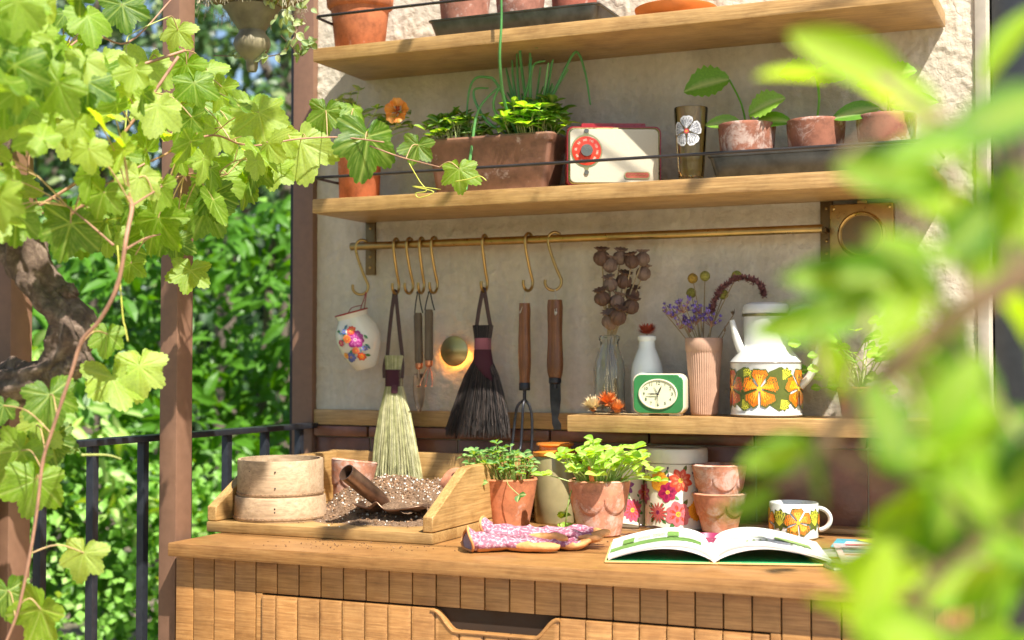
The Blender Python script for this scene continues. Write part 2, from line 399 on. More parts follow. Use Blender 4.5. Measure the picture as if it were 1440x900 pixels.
shelf(-1.589, -.295, -.23, .322, S2, "middle wooden shelf carrying the red and cream radio", (.398, -1.58, -.3))
shelf(-1.022, -.2095, -.17, -.1405, S3, "short lower wooden shelf carrying the alarm clock and coffee pot")
# ---------------------------------------------------------------- bench cabinet
bench = empty("potting_bench", (-.93, -.35, GR), label="wooden potting bench with grooved front and one wide drawer", cat="workbench")
BO = Vector((-.93, -.35, GR))
def bpart(mb, name, mat=None, parent=None, off=BO, sm=40):
    o = mb.build(name, mat or M_bench(2), parent or bench, sm); o.location = -off; return o
bpart(MB().box((-1.621, -.68, T-.0255), (-.235, -.0065, T), 0, None, .004), "worktop", M_bench(0))
bpart(MB().box((-1.619, -.645, GR+.06), (-.25, -.64, T-.027)), "backing_board", plain("dark_gap", (.035, .018, .008), .9))
bpart(MB().box((-1.6195, -.643, GR+.02), (-1.6, -.02, T-.027), 0, None, .002), "side_panel")
bpart(MB().box((-.27, -.643, GR+.02), (-.2505, -.02, T-.027), 0, None, .002), "side_panel")
gx = [-1.6205]; x = -1.58
while x < -.26: gx.append(x); x += .0459
gx.append(-.25)
DL, DR_, DT, DB = -1.426, -.497, -.4225, -.64
for i in range(len(gx)-1):
    a, b = gx[i]+.0011, gx[i+1]-.0011
    def brd(a, b, z0, z1, y=-.655, name="panel_board", par=None, off=BO):
        bpart(MB().box((a, y, z0), (b, y+.0095, z1), 0, None, .0018), name, M_bench(0), par, off)
    if b < DL or a > DR_: brd(a, b, GR+.06, T-.027)
    else:
        zt = T-.027
        if a < DL < b: brd(a, DL-.0015, GR+.06, DT+.003)
        if a < DR_ < b: brd(DR_+.0015, b, GR+.06, DT+.003)
        brd(a, b, DT+.0035, zt); brd(a, b, GR+.06, DB-.003)
bpart(MB().box((-1.6205, -.65, GR), (-.25, -.62, GR+.058), 0, None, .002), "plinth", M_bench(0))
drawer = empty("drawer", (0, 0, 0)); drawer.parent = bench; drawer.location = (0, 0, 0)
HL, HR, HZ = -1.078, -.849, DT-.034
def topz(x):
    if x < HL-.0 or x > HR: return DT
    t = min(x-HL, HR-x); s = min(1, t/.042); s = s*s*(3-2*s); return DT-.034*s
for i in range(len(gx)-1):
    a, b = max(gx[i]+.0011, DL), min(gx[i+1]-.0011, DR_)
    if b-a < .006: continue
    m = MB(); n = 10; vs = []
    for k in range(n+1):
        xx = a+(b-a)*k/n; z = topz(xx)
        e = .0015 if k in (0, n) else 0
        for (yy, zz) in ((-.6605+e, DB), (-.6605+e, z-.0025), (-.6585, z), (-.646, z), (-.646, DB)): vs.append((xx, yy, zz))
    fs = [(k*5+j, (k+1)*5+j, (k+1)*5+(j+1) % 5, k*5+(j+1) % 5) for k in range(n) for j in range(5)]+[(4, 3, 2, 1, 0), tuple(n*5+j for j in range(5))]
    m.add(vs, fs); fixn(bpart(m, "drawer_board", M_bench(0), drawer))
m = MB(); prev = None; pts = []
for k in range(41):
    xx = HL-.004+(HR-HL+.008)*k/40; pts.append((xx, -.6598, topz(xx)-.0022))
bpart(MB().tube(pts, .0032, 8), "handle_lip", M_bench(0), drawer)
bpart(MB().box((DL, -.6455, DB), (DR_, -.6425, DT-.042)), "drawer_core", plain("dark_gap", (.035, .018, .008), .9), drawer)
bpart(MB().box((-1.6, -.06, T+.0005), (-.236, -.0075, T+.011), 0, None, .002), "back_lath", M_shelf(0))
# ---------------------------------------------------------------- glazed door at the right
door = empty("glazed_door", (.25, .1, GR), label="dark glazed garden door beyond the right edge of the plaster wall", cat="door")
DK = plain("dark_door_paint", (.02, .022, .025), .35)
for a, b in (((-.468, .0, 0), (-.40, .05, 2.7)), ((.43, .0, 0), (.5, .05, 2.7)), ((-.40, 0, 2.6), (.43, .05, 2.7)), ((-.40, 0, 0), (.43, .05, .12))):
    MB().box(a, b, 0, None, .003).build("door_frame", DK, door)
MB().box((-.40, .02, .12), (.43, .026, 2.6)).build("pane", glassm("door_glass"), door)
m = MB(); m.grid(lambda u, v: (-.4+.83*u, .085+.014*math.sin(u*110)+.006*math.sin(u*37), .05+2.6*v), 260, 4)
m.build("curtain", plain("dark_curtain", (.035, .045, .035), .8), door)
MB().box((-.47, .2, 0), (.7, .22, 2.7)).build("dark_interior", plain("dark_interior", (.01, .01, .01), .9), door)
# ---------------------------------------------------------------- brass rail
BR = brass("aged_brass"); BRD = brass("dark_brass", (.22, .15, .07), .45)
br = empty("brass_hanging_rail", (-1.05, 0, .263), label="long brass rail on two wall brackets below the middle shelf", cat="rail")
MB().tube([(-.54, -.06, 0), (.525, -.06, 0)], .0088, 16).build("rod", BR, br)
for bx in (-.52, .523):
    k = MB(); k.box((bx-.0125, -.008, -.062), (bx+.0125, -.001, .06), 0, None, .001).build("bracket", BRD, br)
    for dz in (-.045, -.02, .045): MB().ball((bx, -.009, dz), .0035, 8, 6, 0, (1, .5, 1)).build("screw", BR, br)
    MB().tube([(bx, -.008, 0), (bx, -.052, 0)], .006, 12).build("standoff", BRD, br)
def hook_mesh():
    pts = []
    for k in range(13):                     # over the rail, from its back
        a = R(-30+k*17.5); pts.append((0, .0135*math.cos(a), .0135*math.sin(a)))
    pts += [(0, -.0135, -.012), (0, -.007, -.035), (0, .004, -.065), (0, .013, -.085)]
    for k in range(12):
        a = R(8-k*18.5); pts.append((0, -.0035+.0175*math.cos(a), -.0925+.0175*math.sin(a)))
    return MB().tube(smooth_path(pts, 2), .0033, 10).mesh("s_hook_mesh", BR)
HM = hook_mesh()
def hook(x, rz, label):
    o = link("s_hook", HM); o.location = (x, -.06, .2635); o.rotation_euler = (0, 0, R(rz)); tag(o, label, "hook", "brass S hooks on the rail"); return o
hook(-1.562, -62, "brass S hook at the rail end holding the painted jug")
hook(-1.474, 3, "brass S hook holding the pale straw whisk")
hook(-1.440, -4, "empty brass S hook beside the one with the straw whisk")
hook(-1.410, 5, "brass S hook holding the little trowel")
hook(-1.379, -3, "brass S hook holding the little copper rake")
hook(-1.256, 2, "brass S hook holding the black bristle brush")
hook(-1.152, -12, "brass S hook holding the three pronged cultivator")
hook(-1.092, -66, "brass S hook turned sideways holding the wooden handled knife")
# ---------------------------------------------------------------- brass plate, glowing lamp
bp = empty("brass_wall_plate", (-.455, 0, .255), label="square brass plate with raised ring below the middle shelf", cat="wall plate")
MB().box((-.062, -.03, -.058), (.062, -.004, .058), 0, None, .004).build("plate", BR, bp)
mm = MB(); mm.lathe([(.046, 0), (.046, .004), (.043, .007), (.04, .004), (.04, 0)], 48, 0, Matrix.Translation((0, -.03, -.004)) @ Matrix.Rotation(R(90), 4, 'X'), close=True); mm.build("ring", BR, bp)
mm = MB(); mm.lathe([(.001, .002), (.038, .001)], 32, 0, Matrix.Translation((0, -.0295, -.004)) @ Matrix.Rotation(R(90), 4, 'X')); mm.build("dial", BRD, bp)
for sx in (-1, 1):
    for sz in (-1, 1): MB().ball((sx*.054, -.03, sz*.05), .004, 8, 6, 0, (1, .5, 1)).build("screw", BR, bp)
MB().box((-.01, -.02, .058), (.01, -.008, .066), 0, None, .002).build("lug", BR, bp)
lp = empty("wall_lamp", (-1.351, 0, .025), label="round brass wall lamp glowing orange between rake and black brush", cat="lamp")
mm = MB(); RX = Matrix.Rotation(R(90), 4, 'X')
mm.lathe([(.0005, .0195), (.0328, .0175), (.034, .0165), (.034, .015), (.03, .0145), (.0005, .0145)], 64, 0, RX)
def spun():
    t = NT("spun_brass"); tc = t.n("TexCoord"); g_ = t.n("TexGradient", gradient_type='RADIAL'); mp = t.n("Mapping"); mp.inputs["Rotation"].default_value = (R(90), 0, 0)
    t.l(tc.outputs["Object"], mp.inputs[0]); t.l(mp.outputs[0], g_.inputs[0])
    t.l(t.ramp(g_.outputs[1], [(0, (.4, .3, .14)), (.5, (.5, .38, .18)), (1, (.4, .3, .14))]), t.b.inputs["Base Color"]); t.set(Metallic=1.0, Roughness=.34, Anisotropic=.85); return t.m  # conic sheen of turned metal painted into the base colour
mm.build("disc", spun(), lp); MB().lathe([(.012, .0005), (.012, .0145)], 24, 0, RX).build("stem", BRD, lp)
pts = [(.0285*math.cos(R(a)), -.011, .0285*math.sin(R(a))) for a in range(180, 361, 9)]
MB().tube(pts, .0022, 8).build("glowing_strip", emit("amber_led", (1, .36, .05), 22.0), lp)
# ---------------------------------------------------------------- pots
TC = (.50, .17, .075); TCP = (.50, .21, .12)
def pot(name, loc_, rt, rb, h, label, cat="plant pot", chalk=.2, rim=.0, scallop=0, col=TC, soil=True, rot=None, group=None, wall_=.006):
    o = empty(name, loc_, 0, label, cat, group, rot=rot)
    m = MB(); n = 72
    if rim:
        prof = [(rb*.2, 0), (rb-.003, 0), (rb, .003), (rb+(rt-.006-rb)*.75, h-rim-.004), (rt-.006, h-rim-.002), (rt-.001, h-rim+.002), (rt+.001, h-.004), (rt-.002, h), (rt-wall_, h-.001), (rt-wall_-.004, h-.02), (rb-.006, .008), (.001, .008)]
    else:
        prof = [(rb*.2, 0), (rb-.003, 0), (rb, .003)]+[(rb+(rt-rb)*k/14, h*k/14) for k in range(1, 14)]+[(rt, h-.003), (rt-.002, h), (rt-wall_, h-.001), (rt-wall_-.003, h-.02), (rb-.006, .008), (.001, .008)]
    if scallop:
        prof = [(rb*.2, 0), (rb-.003, 0), (rb, .003)]+[(rb+(rt-rb)*k/40, h*k/40) for k in range(1, 40)]+[(rt, h-.003), (rt-.002, h), (rt-wall_, h-.001), (rt-wall_-.003, h-.02), (rb-.006, .008), (.001, .008)]
        def fn(q, i, r, z):
            if i > 42: return 0
            f = (q/(2*math.pi)*scallop) % 1; u = 2*f-1; zs = h*.66-.26*h*math.sqrt(max(0, 1-u*u))+.0
            return .0028*max(0, min(1, (z-zs)/.0025)) if z > zs else 0
        m.lathe(prof, 168, 0, fn=fn)
    else: m.lathe(prof, n, 0, fn=lambda q, i, r, z: .0006*noise.noise(Vector((3*math.cos(q), 3*math.sin(q), z*30+rt*99))))
    m.build("pot_body", terracotta("terracotta", col, chalk), o, 50)
    if soil:
        s_ = MB(); zt = h-.012; s_.grid(lambda u, v: ((rt-wall_-.0025)*u*math.cos(v*2*math.pi), (rt-wall_-.0025)*u*math.sin(v*2*math.pi), zt+.004*noise.noise(Vector((u*6*math.cos(v*6.283), u*6*math.sin(v*6.283), 1)))), 8, 32)
        tag(s_.build("soil", soilm("potting_soil"), o), kind='stuff')
    return o
LG = leafm("herb_green", (.08, .2, .025), (.15, .32, .045), (.25, .45, .08), .35, .38)
LB = leafm("basil_lime", (.22, .42, .04), (.32, .54, .07), (.45, .66, .14), .4, .34)
LK = leafm("cress_green", (.05, .17, .03), (.10, .27, .06), (.2, .4, .12), .35, .4)
LC = leafm("seedling_green", (.13, .33, .03), (.22, .46, .05), (.38, .6, .1), .4, .4)
LI = leafm("variegated_green", (.16, .26, .12), (.3, .4, .22), (.5, .56, .38), .35, .45)
STM = leafm("pale_stem", (.3, .42, .12), (.4, .5, .2), (.5, .55, .28), .25, .5)
STR = leafm("red_stem", (.34, .2, .1), (.42, .3, .14), (.4, .42, .16), .25, .5)
LEAFM = {k: [oval_leaf(1, wd, mt, f, cu, 6, 4, tp, wv, sd) for sd, (f, cu, wv) in enumerate(((.25, .1, 0), (.12, .35, .02), (.3, -.1, .015)))]
         for k, (wd, mt, tp, wvv) in {"basil": (.85, LB, .95, 0), "cress": (.8, LK, .8, 0), "herb": (.62, LG, 1.1, 0), "ivy": (.7, LI, 1.1, 0), "mint": (.62, LC, 1.1, 0)}.items() for wv in (0,)}
def sprig(parent, base, tip, r, mat, bend=.02, rg=random, name="stem", n=6):
    b, t = Vector(base), Vector(tip); md = (b+t)/2+Vector((rg.uniform(-bend, bend), rg.uniform(-bend, bend), abs(bend)*.4))
    pts = smooth_path([b, md, t], 3); MB().tube(pts, [r*1.15]*len(pts), n).build(name, mat, parent); return pts
def herb_cushion(parent, kind, count, rx, ry, h0, h1, size, seed, stem=STM, spread=1.5, pairs=1, lean=(0, 0), center=(0, 0, 0), stemr=.0008, up=.6):
    """stems rising from the soil, each ending in a pair or whorl of leaves"""
    rg = random.Random(seed); sm = MB(); c = Vector(center)
    for i in range(count):
        a = rg.uniform(0, 2*math.pi); q = math.sqrt(rg.random()); b = c+Vector((rx*q*math.cos(a)*.85, ry*q*math.sin(a)*.85, 0))
        tp = c+Vector((rx*spread*q*math.cos(a)+lean[0]+rg.uniform(-.006, .006), ry*spread*q*math.sin(a)+lean[1]+rg.uniform(-.006, .006), rg.uniform(h0, h1)*(1-.35*q*q)))
        md = (b+tp)/2+Vector((rg.uniform(-.006, .006), rg.uniform(-.006, .006), .006)); sm.tube(smooth_path([b, md, tp], 2), stemr, 4, caps=False)
        for lv in range(pairs):
            pp = tp.lerp(md, lv*.5); a0 = rg.uniform(0, math.pi); k = rg.choice((2, 2, 3))+ (2 if lv == 0 and pairs > 1 else 0)
            for j in range(k):
                aa = a0+2*math.pi*j/k+rg.uniform(-.3, .3); d = Vector((math.cos(aa), math.sin(aa), rg.uniform(-.1, .55)))
                put_leaf(parent, rg.choice(LEAFM[kind]), pp, d, Vector((0, 0, 1))+Vector((rg.uniform(-.3, .5), rg.uniform(-1.1, -.1), 0))*up, size*rg.uniform(.65, 1.15))
    tag(sm.build("stems", stem, parent), kind='stuff')
# --- pots on the bench
p1 = pot("potted_cress", (-1.138, -.205, T+.0005), .0615, .043, .1, "terracotta pot of small cress leaves beside the wooden tray", "potted plant", .2)
herb_cushion(p1, "cress", 95, .054, .054, .03, .085, .0155, 3, spread=1.4, lean=(-.01, -.01), center=(0, 0, .088), pairs=1)
for a, b in (((.02, -.05, .1), (.055, -.068, .072)), ((-.03, -.05, .1), (-.02, -.085, .095))):
    pt = sprig(p1, a, b, .0008, STM, .01, random.Random(4)); put_leaf(p1, LEAFM["cress"][0], pt[-1], (0, -.6, -.6), (0, -1, .3), .017); put_leaf(p1, LEAFM["cress"][1], pt[-1], (.7, -.3, .2), (0, -1, .5), .015)
p2 = pot("potted_basil", (-.921, -.258, T+.0005), .0585, .042, .108, "scalloped whitewashed terracotta pot of lime green basil", "potted plant", .42, scallop=6, col=TCP)
herb_cushion(p2, "basil", 74, .047, .047, .03, .092, .0235, 5, spread=1.75, lean=(.004, -.004), center=(0, 0, .095), stemr=.0014, pairs=1)
rg = random.Random(11)
for k, (bx, tx, tz) in enumerate(((.03, .1, .15), (.035, .12, .125), (.02, .085, .17), (-.03, -.085, .145), (-.035, -.1, .115), (-.04, -.075, .03), (-.042, -.055, .012), (.03, .13, .11))):
    pt = sprig(p2, (bx, -.03, .1), (tx, -.03+rg.uniform(-.02, .02), tz), .0012, STM, .02, rg)
    for j in range(5):
        a = rg.uniform(0, 6.28); put_leaf(p2, rg.choice(LEAFM["basil"]), pt[-1], (math.cos(a), math.sin(a)*.8, .4), (0, -.4, 1), rg.uniform(.018, .028))
MB().box((-.005, -.0008, 0), (.005, .0008, .052), 0, Matrix.Translation((.008, -.052, .085)) @ Matrix.Rotation(R(-8), 4, 'Y'), .0006).build("orange_plant_label", plain("orange_plastic", (.75, .2, .04), .45), p2)
st = pot("terracotta_pot", (-.721, -.112, T+.0005), .052, .034, .078, "lower of two stacked scalloped whitewashed terracotta pots", chalk=.42, scallop=6, col=TCP, soil=False, group="stacked scalloped pots")
st2 = pot("terracotta_pot", (-.721, -.112, T+.0145+.032), .0525, .036, .088, "upper of two stacked scalloped whitewashed terracotta pots", chalk=.5, scallop=6, col=TCP, soil=False, group="stacked scalloped pots")
st2.rotation_euler = (0, 0, .5)
sc_ = MB(); sc_.lathe([(.02, 0), (.05, 0), (.056, .006), (.054, .007), (.048, .003), (.001, .003)], 48)
# --- canister with orange lid behind the pots
cn = empty("glossy_canister", (-1.079, -.092, T+.0005), 0, "glossy khaki canister with orange lid between cress and basil pots", "canister")
m = MB(); m.lathe([(.03, 0), (.041, 0), (.0425, .003), (.0455, .06), (.0445, .13), (.043, .138), (.001, .138)], 48); m.build("canister_body", plain("khaki_enamel", (.30, .25, .13), .15, 0.0, .1), cn)
m = MB(); m.lathe([(.044, .1385), (.0465, .141), (.047, .147), (.04, .149), (.034, .152), (.033, .158), (.04, .162), (.039, .1655), (.001, .167)], 48); m.build("lid", plain("orange_enamel", (.66, .22, .03), .15, 0.0, .12), cn)
# ---------------------------------------------------------------- flat print wrapped on surfaces
def flower_shapes(cx, cz, r, petals, col, col2, ccol, rot=0, wid=.55, notch=0.0, jag=0):
    """ petals, their streaks and a centre as flat polygons: (colour, points) """
    out = []; rg = random.Random(int((cx*977+cz*131+petals)*1000))
    for k in range(petals):
        a = rot+2*math.pi*k/petals; ca, sa = math.cos(a), math.sin(a); L = r*rg.uniform(.9, 1.08)
        def pp(t, s): return (cx+L*t*ca-s*L*sa, cz+L*t*sa+s*L*ca)
        ed = []
        for i in range(13):
            t = i/12; wdt = wid*math.sin(math.pi*min(1, t**1.1))**.7*.5*(1+(jag if i % 2 else 0)); ed.append((.1+.9*t, wdt))
        P = [pp(t, s) for t, s in ed]+([pp(1-notch, 0)] if notch else [])+[pp(t, -s) for t, s in reversed(ed[1:-1])]
        out.append((col, P)); q = [pp(.15, .02), pp(.45, wid*.2), pp(.78, wid*.06), pp(.5, 0), pp(.78, -wid*.06), pp(.45, -wid*.2), pp(.15, -.02)]
        out.append((col2, q))
    out.append((ccol, [(cx+r*.2*math.cos(a*.6283), cz+r*.2*math.sin(a*.6283)) for a in range(10)]))
    out.append(((.06, .02, .03), [(cx+r*.09*math.cos(a*.785), cz+r*.09*math.sin(a*.785)) for a in range(8)]))
    return out
def leaf_shape(x, z, L, a, w_, col):
    ca, sa = math.cos(a), math.sin(a); P = []
    for i in range(9): t = i/8; P.append((t, w_*math.sin(math.pi*t)*.5))
    P += [(t, -s) for t, s in reversed(P[1:-1])]
    return (col, [(x+L*(t*ca-s*sa), z+L*(t*sa+s*ca)) for t, s in P])
def stroke(pts, w_, col):
    P = [Vector((*p, 0)) for p in pts]; lft, rgt = [], []
    for i, p in enumerate(P):
        d = (P[min(i+1, len(P)-1)]-P[max(i-1, 0)]).normalized(); n_ = Vector((-d.y, d.x, 0))*w_/2; lft.append((p+n_).to_2d()); rgt.append((p-n_).to_2d())
    return (col, [tuple(a) for a in lft]+[tuple(a) for a in reversed(rgt)])
def printed(parent, shapes, mapf, name="printed_pattern", rough=.2, off=.00025):
    """mapf(u, v, h) lays flat print on a surface, h above it"""
    from mathutils.geometry import tessellate_polygon
    m = MB(); cols = []
    for k, (col, P) in enumerate(shapes):
        if col not in cols: cols.append(col)
        h = off*(1+k/len(shapes)*4.5)
        tris = tessellate_polygon([[Vector((*p, 0)) for p in P]])
        bm = bmesh.new(); vs = [bm.verts.new((p[0], p[1], 0)) for p in P]
        for t_ in tris:
            try: bm.faces.new([vs[i] for i in t_])
            except ValueError: pass
        for _ in range(4):
          le = [e for e in bm.edges if e.calc_length() > .0055]
          if le: bmesh.ops.subdivide_edges(bm, edges=le, cuts=1, use_grid_fill=False); bmesh.ops.triangulate(bm, faces=bm.faces[:])
        bm.verts.index_update(); m.add([mapf(v.co.x, v.co.y, h) for v in bm.verts], [[v.index for v in f.verts] for f in bm.faces], cols.index(col)); bm.free()
    return m.build(name, [plain("print_"+"_".join("%02d" % int(c*99) for c in col), col, rough, 0.0, .12) for col in cols], parent, 0)
def cyl(r):  # u along the arc (metres) from the side facing -y, v up
    rf = r if callable(r) else (lambda z: r)
    def f(u, v, h): rr = rf(v); q = u/rr-math.pi/2; return ((rr+h)*math.cos(q), (rr+h)*math.sin(q), v)
    return f
GRN, OLV, PUR, ORG, RED, PNK, YEL = (.07, .2, .05), (.09, .11, .02), (.26, .02, .10), (.85, .28, .03), (.62, .06, .03), (.62, .16, .18), (.8, .45, .05)
def tin(x, y, r, h, rz, label, seed, flowers):
    o = empty("flower_print_tin", (x, y, T+.0005), rz, label, "tin", "cream tins with printed flowers")
    CR = plain("cream_lacquer", (.70, .64, .52), .25, 0.0, .04)
    m = MB(); m.lathe([(r*.5, .001), (r-.003, .001), (r-.001, 0), (r, .003), (r-.0008, .005), (r-.0008, h-.032), (r-.003, h-.03), (.001, h-.03)], 64); m.build("tin_body", CR, o)
    m = MB(); m.lathe([(r-.003, h-.029), (r+.0004, h-.029), (r+.0006, h-.008), (r-.001, h-.002), (r-.004, h), (r-.007, h-.003), (.001, h-.003)], 64); m.build("lid", CR, o)
    sh = []
    rg = random.Random(seed)
    for fx, fz, fr, n, c1, c2, c3, wd, jg in flowers:
        for k in range(3):
            a = rg.uniform(0, 6.28); sh.append(leaf_shape(fx+fr*.6*math.cos(a), fz+fr*.6*math.sin(a), fr*.7, a, .45, rg.choice((GRN, (.12, .26, .1), OLV))))
    for k in range(10):
        a = rg.uniform(-1.2, 1.2)*r*1.2; z = rg.uniform(.02, h-.05); sh.append(stroke([(a, z), (a+.006, z+.012), (a+.004, z+.026)], .0009, (.1, .07, .08)))
        for j in range(3): sh.append(leaf_shape(a+.004, z+.006+j*.007, .008, rg.uniform(0, 3), .5, rg.choice(((.1, .07, .14), GRN))))
    for fx, fz, fr, n, c1, c2, c3, wd, jg in flowers: sh += flower_shapes(fx, fz, fr, n, c1, c2, c3, rg.uniform(0, 1), wd, jag=jg)
    printed(o, sh, cyl(r-.0008)); return o
tin(-.941, -.075, .055, .128, 10, "shorter cream flower tin half hidden behind the basil pot", 2,
    [(.034, .035, .024, 12, (.5, .09, .16), RED, YEL, .45, .1), (.018, .085, .02, 7, (.2, .04, .2), PUR, YEL, .5, 0), (-.03, .05, .024, 8, ORG, RED, YEL, .5, 0), (.07, .07, .022, 8, PNK, RED, YEL, .5, 0), (-.08, .06, .02, 8, PUR, PNK, YEL, .5, 0)])
tin(-.8215, -.0745, .064, .162, 18, "taller cream flower tin beside the stacked terracotta pots", 3,
    [(-.038, .098, .021, 20, (.72, .33, .03), (.5, .18, .02), (.35, .1, .02), .5, .1), (-.018, .076, .021, 6, (.38, .02, .08), (.2, .01, .06), YEL, .8, 0), (.008, .1, .025, 8, RED, (.75, .2, .1), YEL, .55, .05),
     (-.04, .035, .022, 14, (.55, .08, .06), PNK, PUR, .2, 0), (.003, .033, .027, 7, PNK, RED, YEL, .75, 0), (.045, .04, .022, 18, (.72, .33, .03), (.5, .18, .02), (.3, .1, .02), .5, .1), (-.085, .07, .024, 8, PUR, PNK, YEL, .5, 0), (.075, .09, .024, 8, RED, PUR, YEL, .5, 0)])
# --- floral mug
def big_flower(cx, cz, r, rot=0, c1=(.80, .16, .02), c2=(.85, .36, .02)):
    s = []
    for k in range(5):
        a = rot+2*math.pi*k/5
        def pp(t, q): return (cx+r*t*math.cos(a+q), cz+r*t*math.sin(a+q))
        for sc, col in ((1.0, OLV), (.94, c1), (.72, c2)):
            s.append((col, [pp(.05, 0), pp(.5*sc, -.5*sc), pp(.85*sc, -.56*sc), pp(1.0*sc, -.3*sc), pp(.93*sc, -.05), pp(.97*sc, .06), pp(1.02*sc, .32*sc), pp(.82*sc, .58*sc), pp(.5*sc, .5*sc)]))
        for q in (-.2, 0, .2): s.append(stroke([pp(.1, q*.3), pp(.4, q), pp(.66, q)], r*.035, YEL))
    s.append(((.85, .55, .05), [(cx+r*.13*math.cos(i*.7), cz+r*.13*math.sin(i*.7)) for i in range(9)])); return s
def fern_patch(cx, cz, r, rot):
    s = [(OLV, [(cx+r*(.85+.15*math.cos(9*i*.2094))*math.cos(i*.2094), cz+r*(.85+.15*math.cos(9*i*.2094))*math.sin(i*.2094)) for i in range(30)])]
    for k in range(7):
        a = rot+(k-3)*.42; s.append(stroke([(cx-r*.5*math.cos(rot), cz-r*.5*math.sin(rot)), (cx+r*.75*math.cos(a), cz+r*.75*math.sin(a))], r*.08, (.62, .6, .05)))
        for j in (.35, .6):
            bx, bz = cx+r*j*math.cos(a), cz+r*j*math.sin(a)
            for sg in (-.6, .6): s.append(stroke([(bx, bz), (bx+r*.22*math.cos(a+sg), bz+r*.22*math.sin(a+sg))], r*.06, (.62, .6, .05)))
    return s
mg = empty("floral_mug", (-.566, -.15, T+.0005), 0, "white mug with orange flower print beside the open book", "mug")
WE = plain("white_enamel", (.60, .60, .56), .12, 0.0, .03)
m = MB(); m.lathe([(.03, 0), (.043, 0), (.046, .003), (.0465, .0665), (.0455, .068), (.0445, .0665), (.0435, .006), (.001, .006)], 56); m.build("mug_body", WE, mg)
hp = [(.044+.024*math.cos(R(a)), 0, .037+.021*math.sin(R(a))) for a in range(-95, 96, 12)]
m = MB(); m.tube([(.044, 0, .018)]+hp+[(.044, 0, .056)], .0046, 10, flat=1.2, T=Matrix.Rotation(R(12), 4, 'Z')); m.build("handle", WE, mg)
sh = []
for u in (-.0185, .055, -.092, .128): sh += fern_patch(u, .038, .022, 1.57)
for u in (-.055, .018, -.128, .091): sh += big_flower(u, .034, .028, .4, (.80, .20, .02), (.88, .42, .05))
sh = [(c_, [(a, max(.004, min(.063, b))) for a, b in P]) for c_, P in sh]
printed(mg, sh, cyl(.0467))
# ---------------------------------------------------------------- shelf 3: coffee pot
cp = empty("enamel_coffee_pot", (-.631, -.092, S3+.0005), 14, "white enamel coffee pot with orange flower band on the lower shelf", "coffee pot")
m = MB(); m.lathe([(.05, .001), (.068, .001), (.0705, .004), (.0705, .006), (.069, .008), (.0695, .104), (.0708, .107), (.069, .110), (.052, .130), (.0465, .137), (.0445, .143), (.0440, .198), (.0445, .2), (.001, .2)], 72)
m.build("pot_body", WE, cp)
m = MB(); m.lathe([(.0440, .2005), (.0465, .204), (.0465, .213), (.044, .220), (.037, .224), (.014, .226), (.001, .226)], 48); m.build("lid", WE, cp)
MB().lathe([(.0445, .1965), (.0472, .1975), (.0472, .2015), (.0445, .2025)], 48, close=True).build("lid_band", plain("olive_band", (.12, .10, .035), .3), cp)
for z in (.003, .1062): MB().lathe([(.0700, z-.0012), (.0713, z), (.0700, z+.0014)], 64, close=True).build("brown_line", plain("brown_band", (.10, .055, .02), .3), cp)
pts = smooth_path([(-.045, 0, .122), (-.055, 0, .142), (-.063, 0, .168), (-.068, 0, .19)], 4); m = MB(); m.tube(pts, [.0105-.0055*i/(len(pts)-1) for i in range(len(pts))], 14, T=Matrix.Rotation(R(14), 4, 'Z')); m.build("spout", WE, cp)
pts = smooth_path([(.043, 0, .188), (.058, 0, .208), (.084, 0, .213), (.103, 0, .195), (.108, 0, .155), (.1, 0, .11), (.085, 0, .078), (.068, 0, .06)], 4); m = MB(); m.tube(pts, .0075, 12, flat=1.35, T=Matrix.Rotation(R(-16), 4, 'Z')); m.build("handle", WE, cp)
sh = []
for u in (-.05, .022, .1, -.12, .16, -.19): sh += [(OLV, [(u+.027*math.cos(i*.2513)*(1+.1*math.cos(i*1.9)), .056+.041*math.sin(i*.2513)*(1+.07*math.cos(i*1.3))) for i in range(25)])]
for u in (-.04, .038, .1, -.1, .16): sh += fern_patch(u, .08, .018, .8) + fern_patch(u-.005, .028, .016, -.9)
for u in (-.014, -.085, .074, .15, -.15): sh += big_flower(u, .056, .0395, .3, *(((.85, .18, .01), (.92, .36, .01)) if u > -.05 else ((.55, .05, .02), (.7, .1, .03))))
printed(cp, [(c_, [(a, max(.01, min(.101, b))) for a, b in P]) for c_, P in sh], cyl(.0697))
# --- milk bottle and its flower
mb_ = empty("milk_glass_bottle", (-.888, -.058, S3+.0005), 0, "milk white glass bottle behind the green alarm clock", "bottle")
m = MB(); m.lathe([(.02, 0), (.031, 0), (.0335, .003), (.0335, .085), (.031, .102), (.022, .126), (.0175, .136), (.0165, .15), (.0195, .154), (.0195, .16), (.0165, .162), (.0145, .158), (.0145, .13), (.001, .12)], 48); m.build("bottle_body", plain("milk_glass", (.72, .76, .72), .1, 0.0, .03), mb_)
fl = MB(); rg = random.Random(3)
def petals(mbx, c, n, L, wd, up0, up1, mi=0, tip=None, seed=1):
    rg = random.Random(seed); c = Vector(c)
    for k in range(n):
        a = rg.uniform(0, 6.283); e = rg.uniform(up0, up1); d = Vector((math.cos(a)*math.cos(e), math.sin(a)*math.cos(e), math.sin(e))); s_ = d.cross(Vector((0, 0, 1))).normalized()*wd/2; l = L*rg.uniform(.75, 1.1)
        nn = s_.cross(d).normalized(); b = c+d*L*.15; mbx.add([b-s_*.5, b+s_*.5, b+d*l*.5+s_+nn*wd*.2, b+d*l+nn*wd*.5, b+d*l*.5-s_+nn*wd*.2], [(0, 1, 2, 4), (4, 2, 3)], mi)
rf = empty("dried_red_flower", (-.888, -.058, S3+.16), 0, "dried rust red flower head in the milk white bottle", "dried flower")
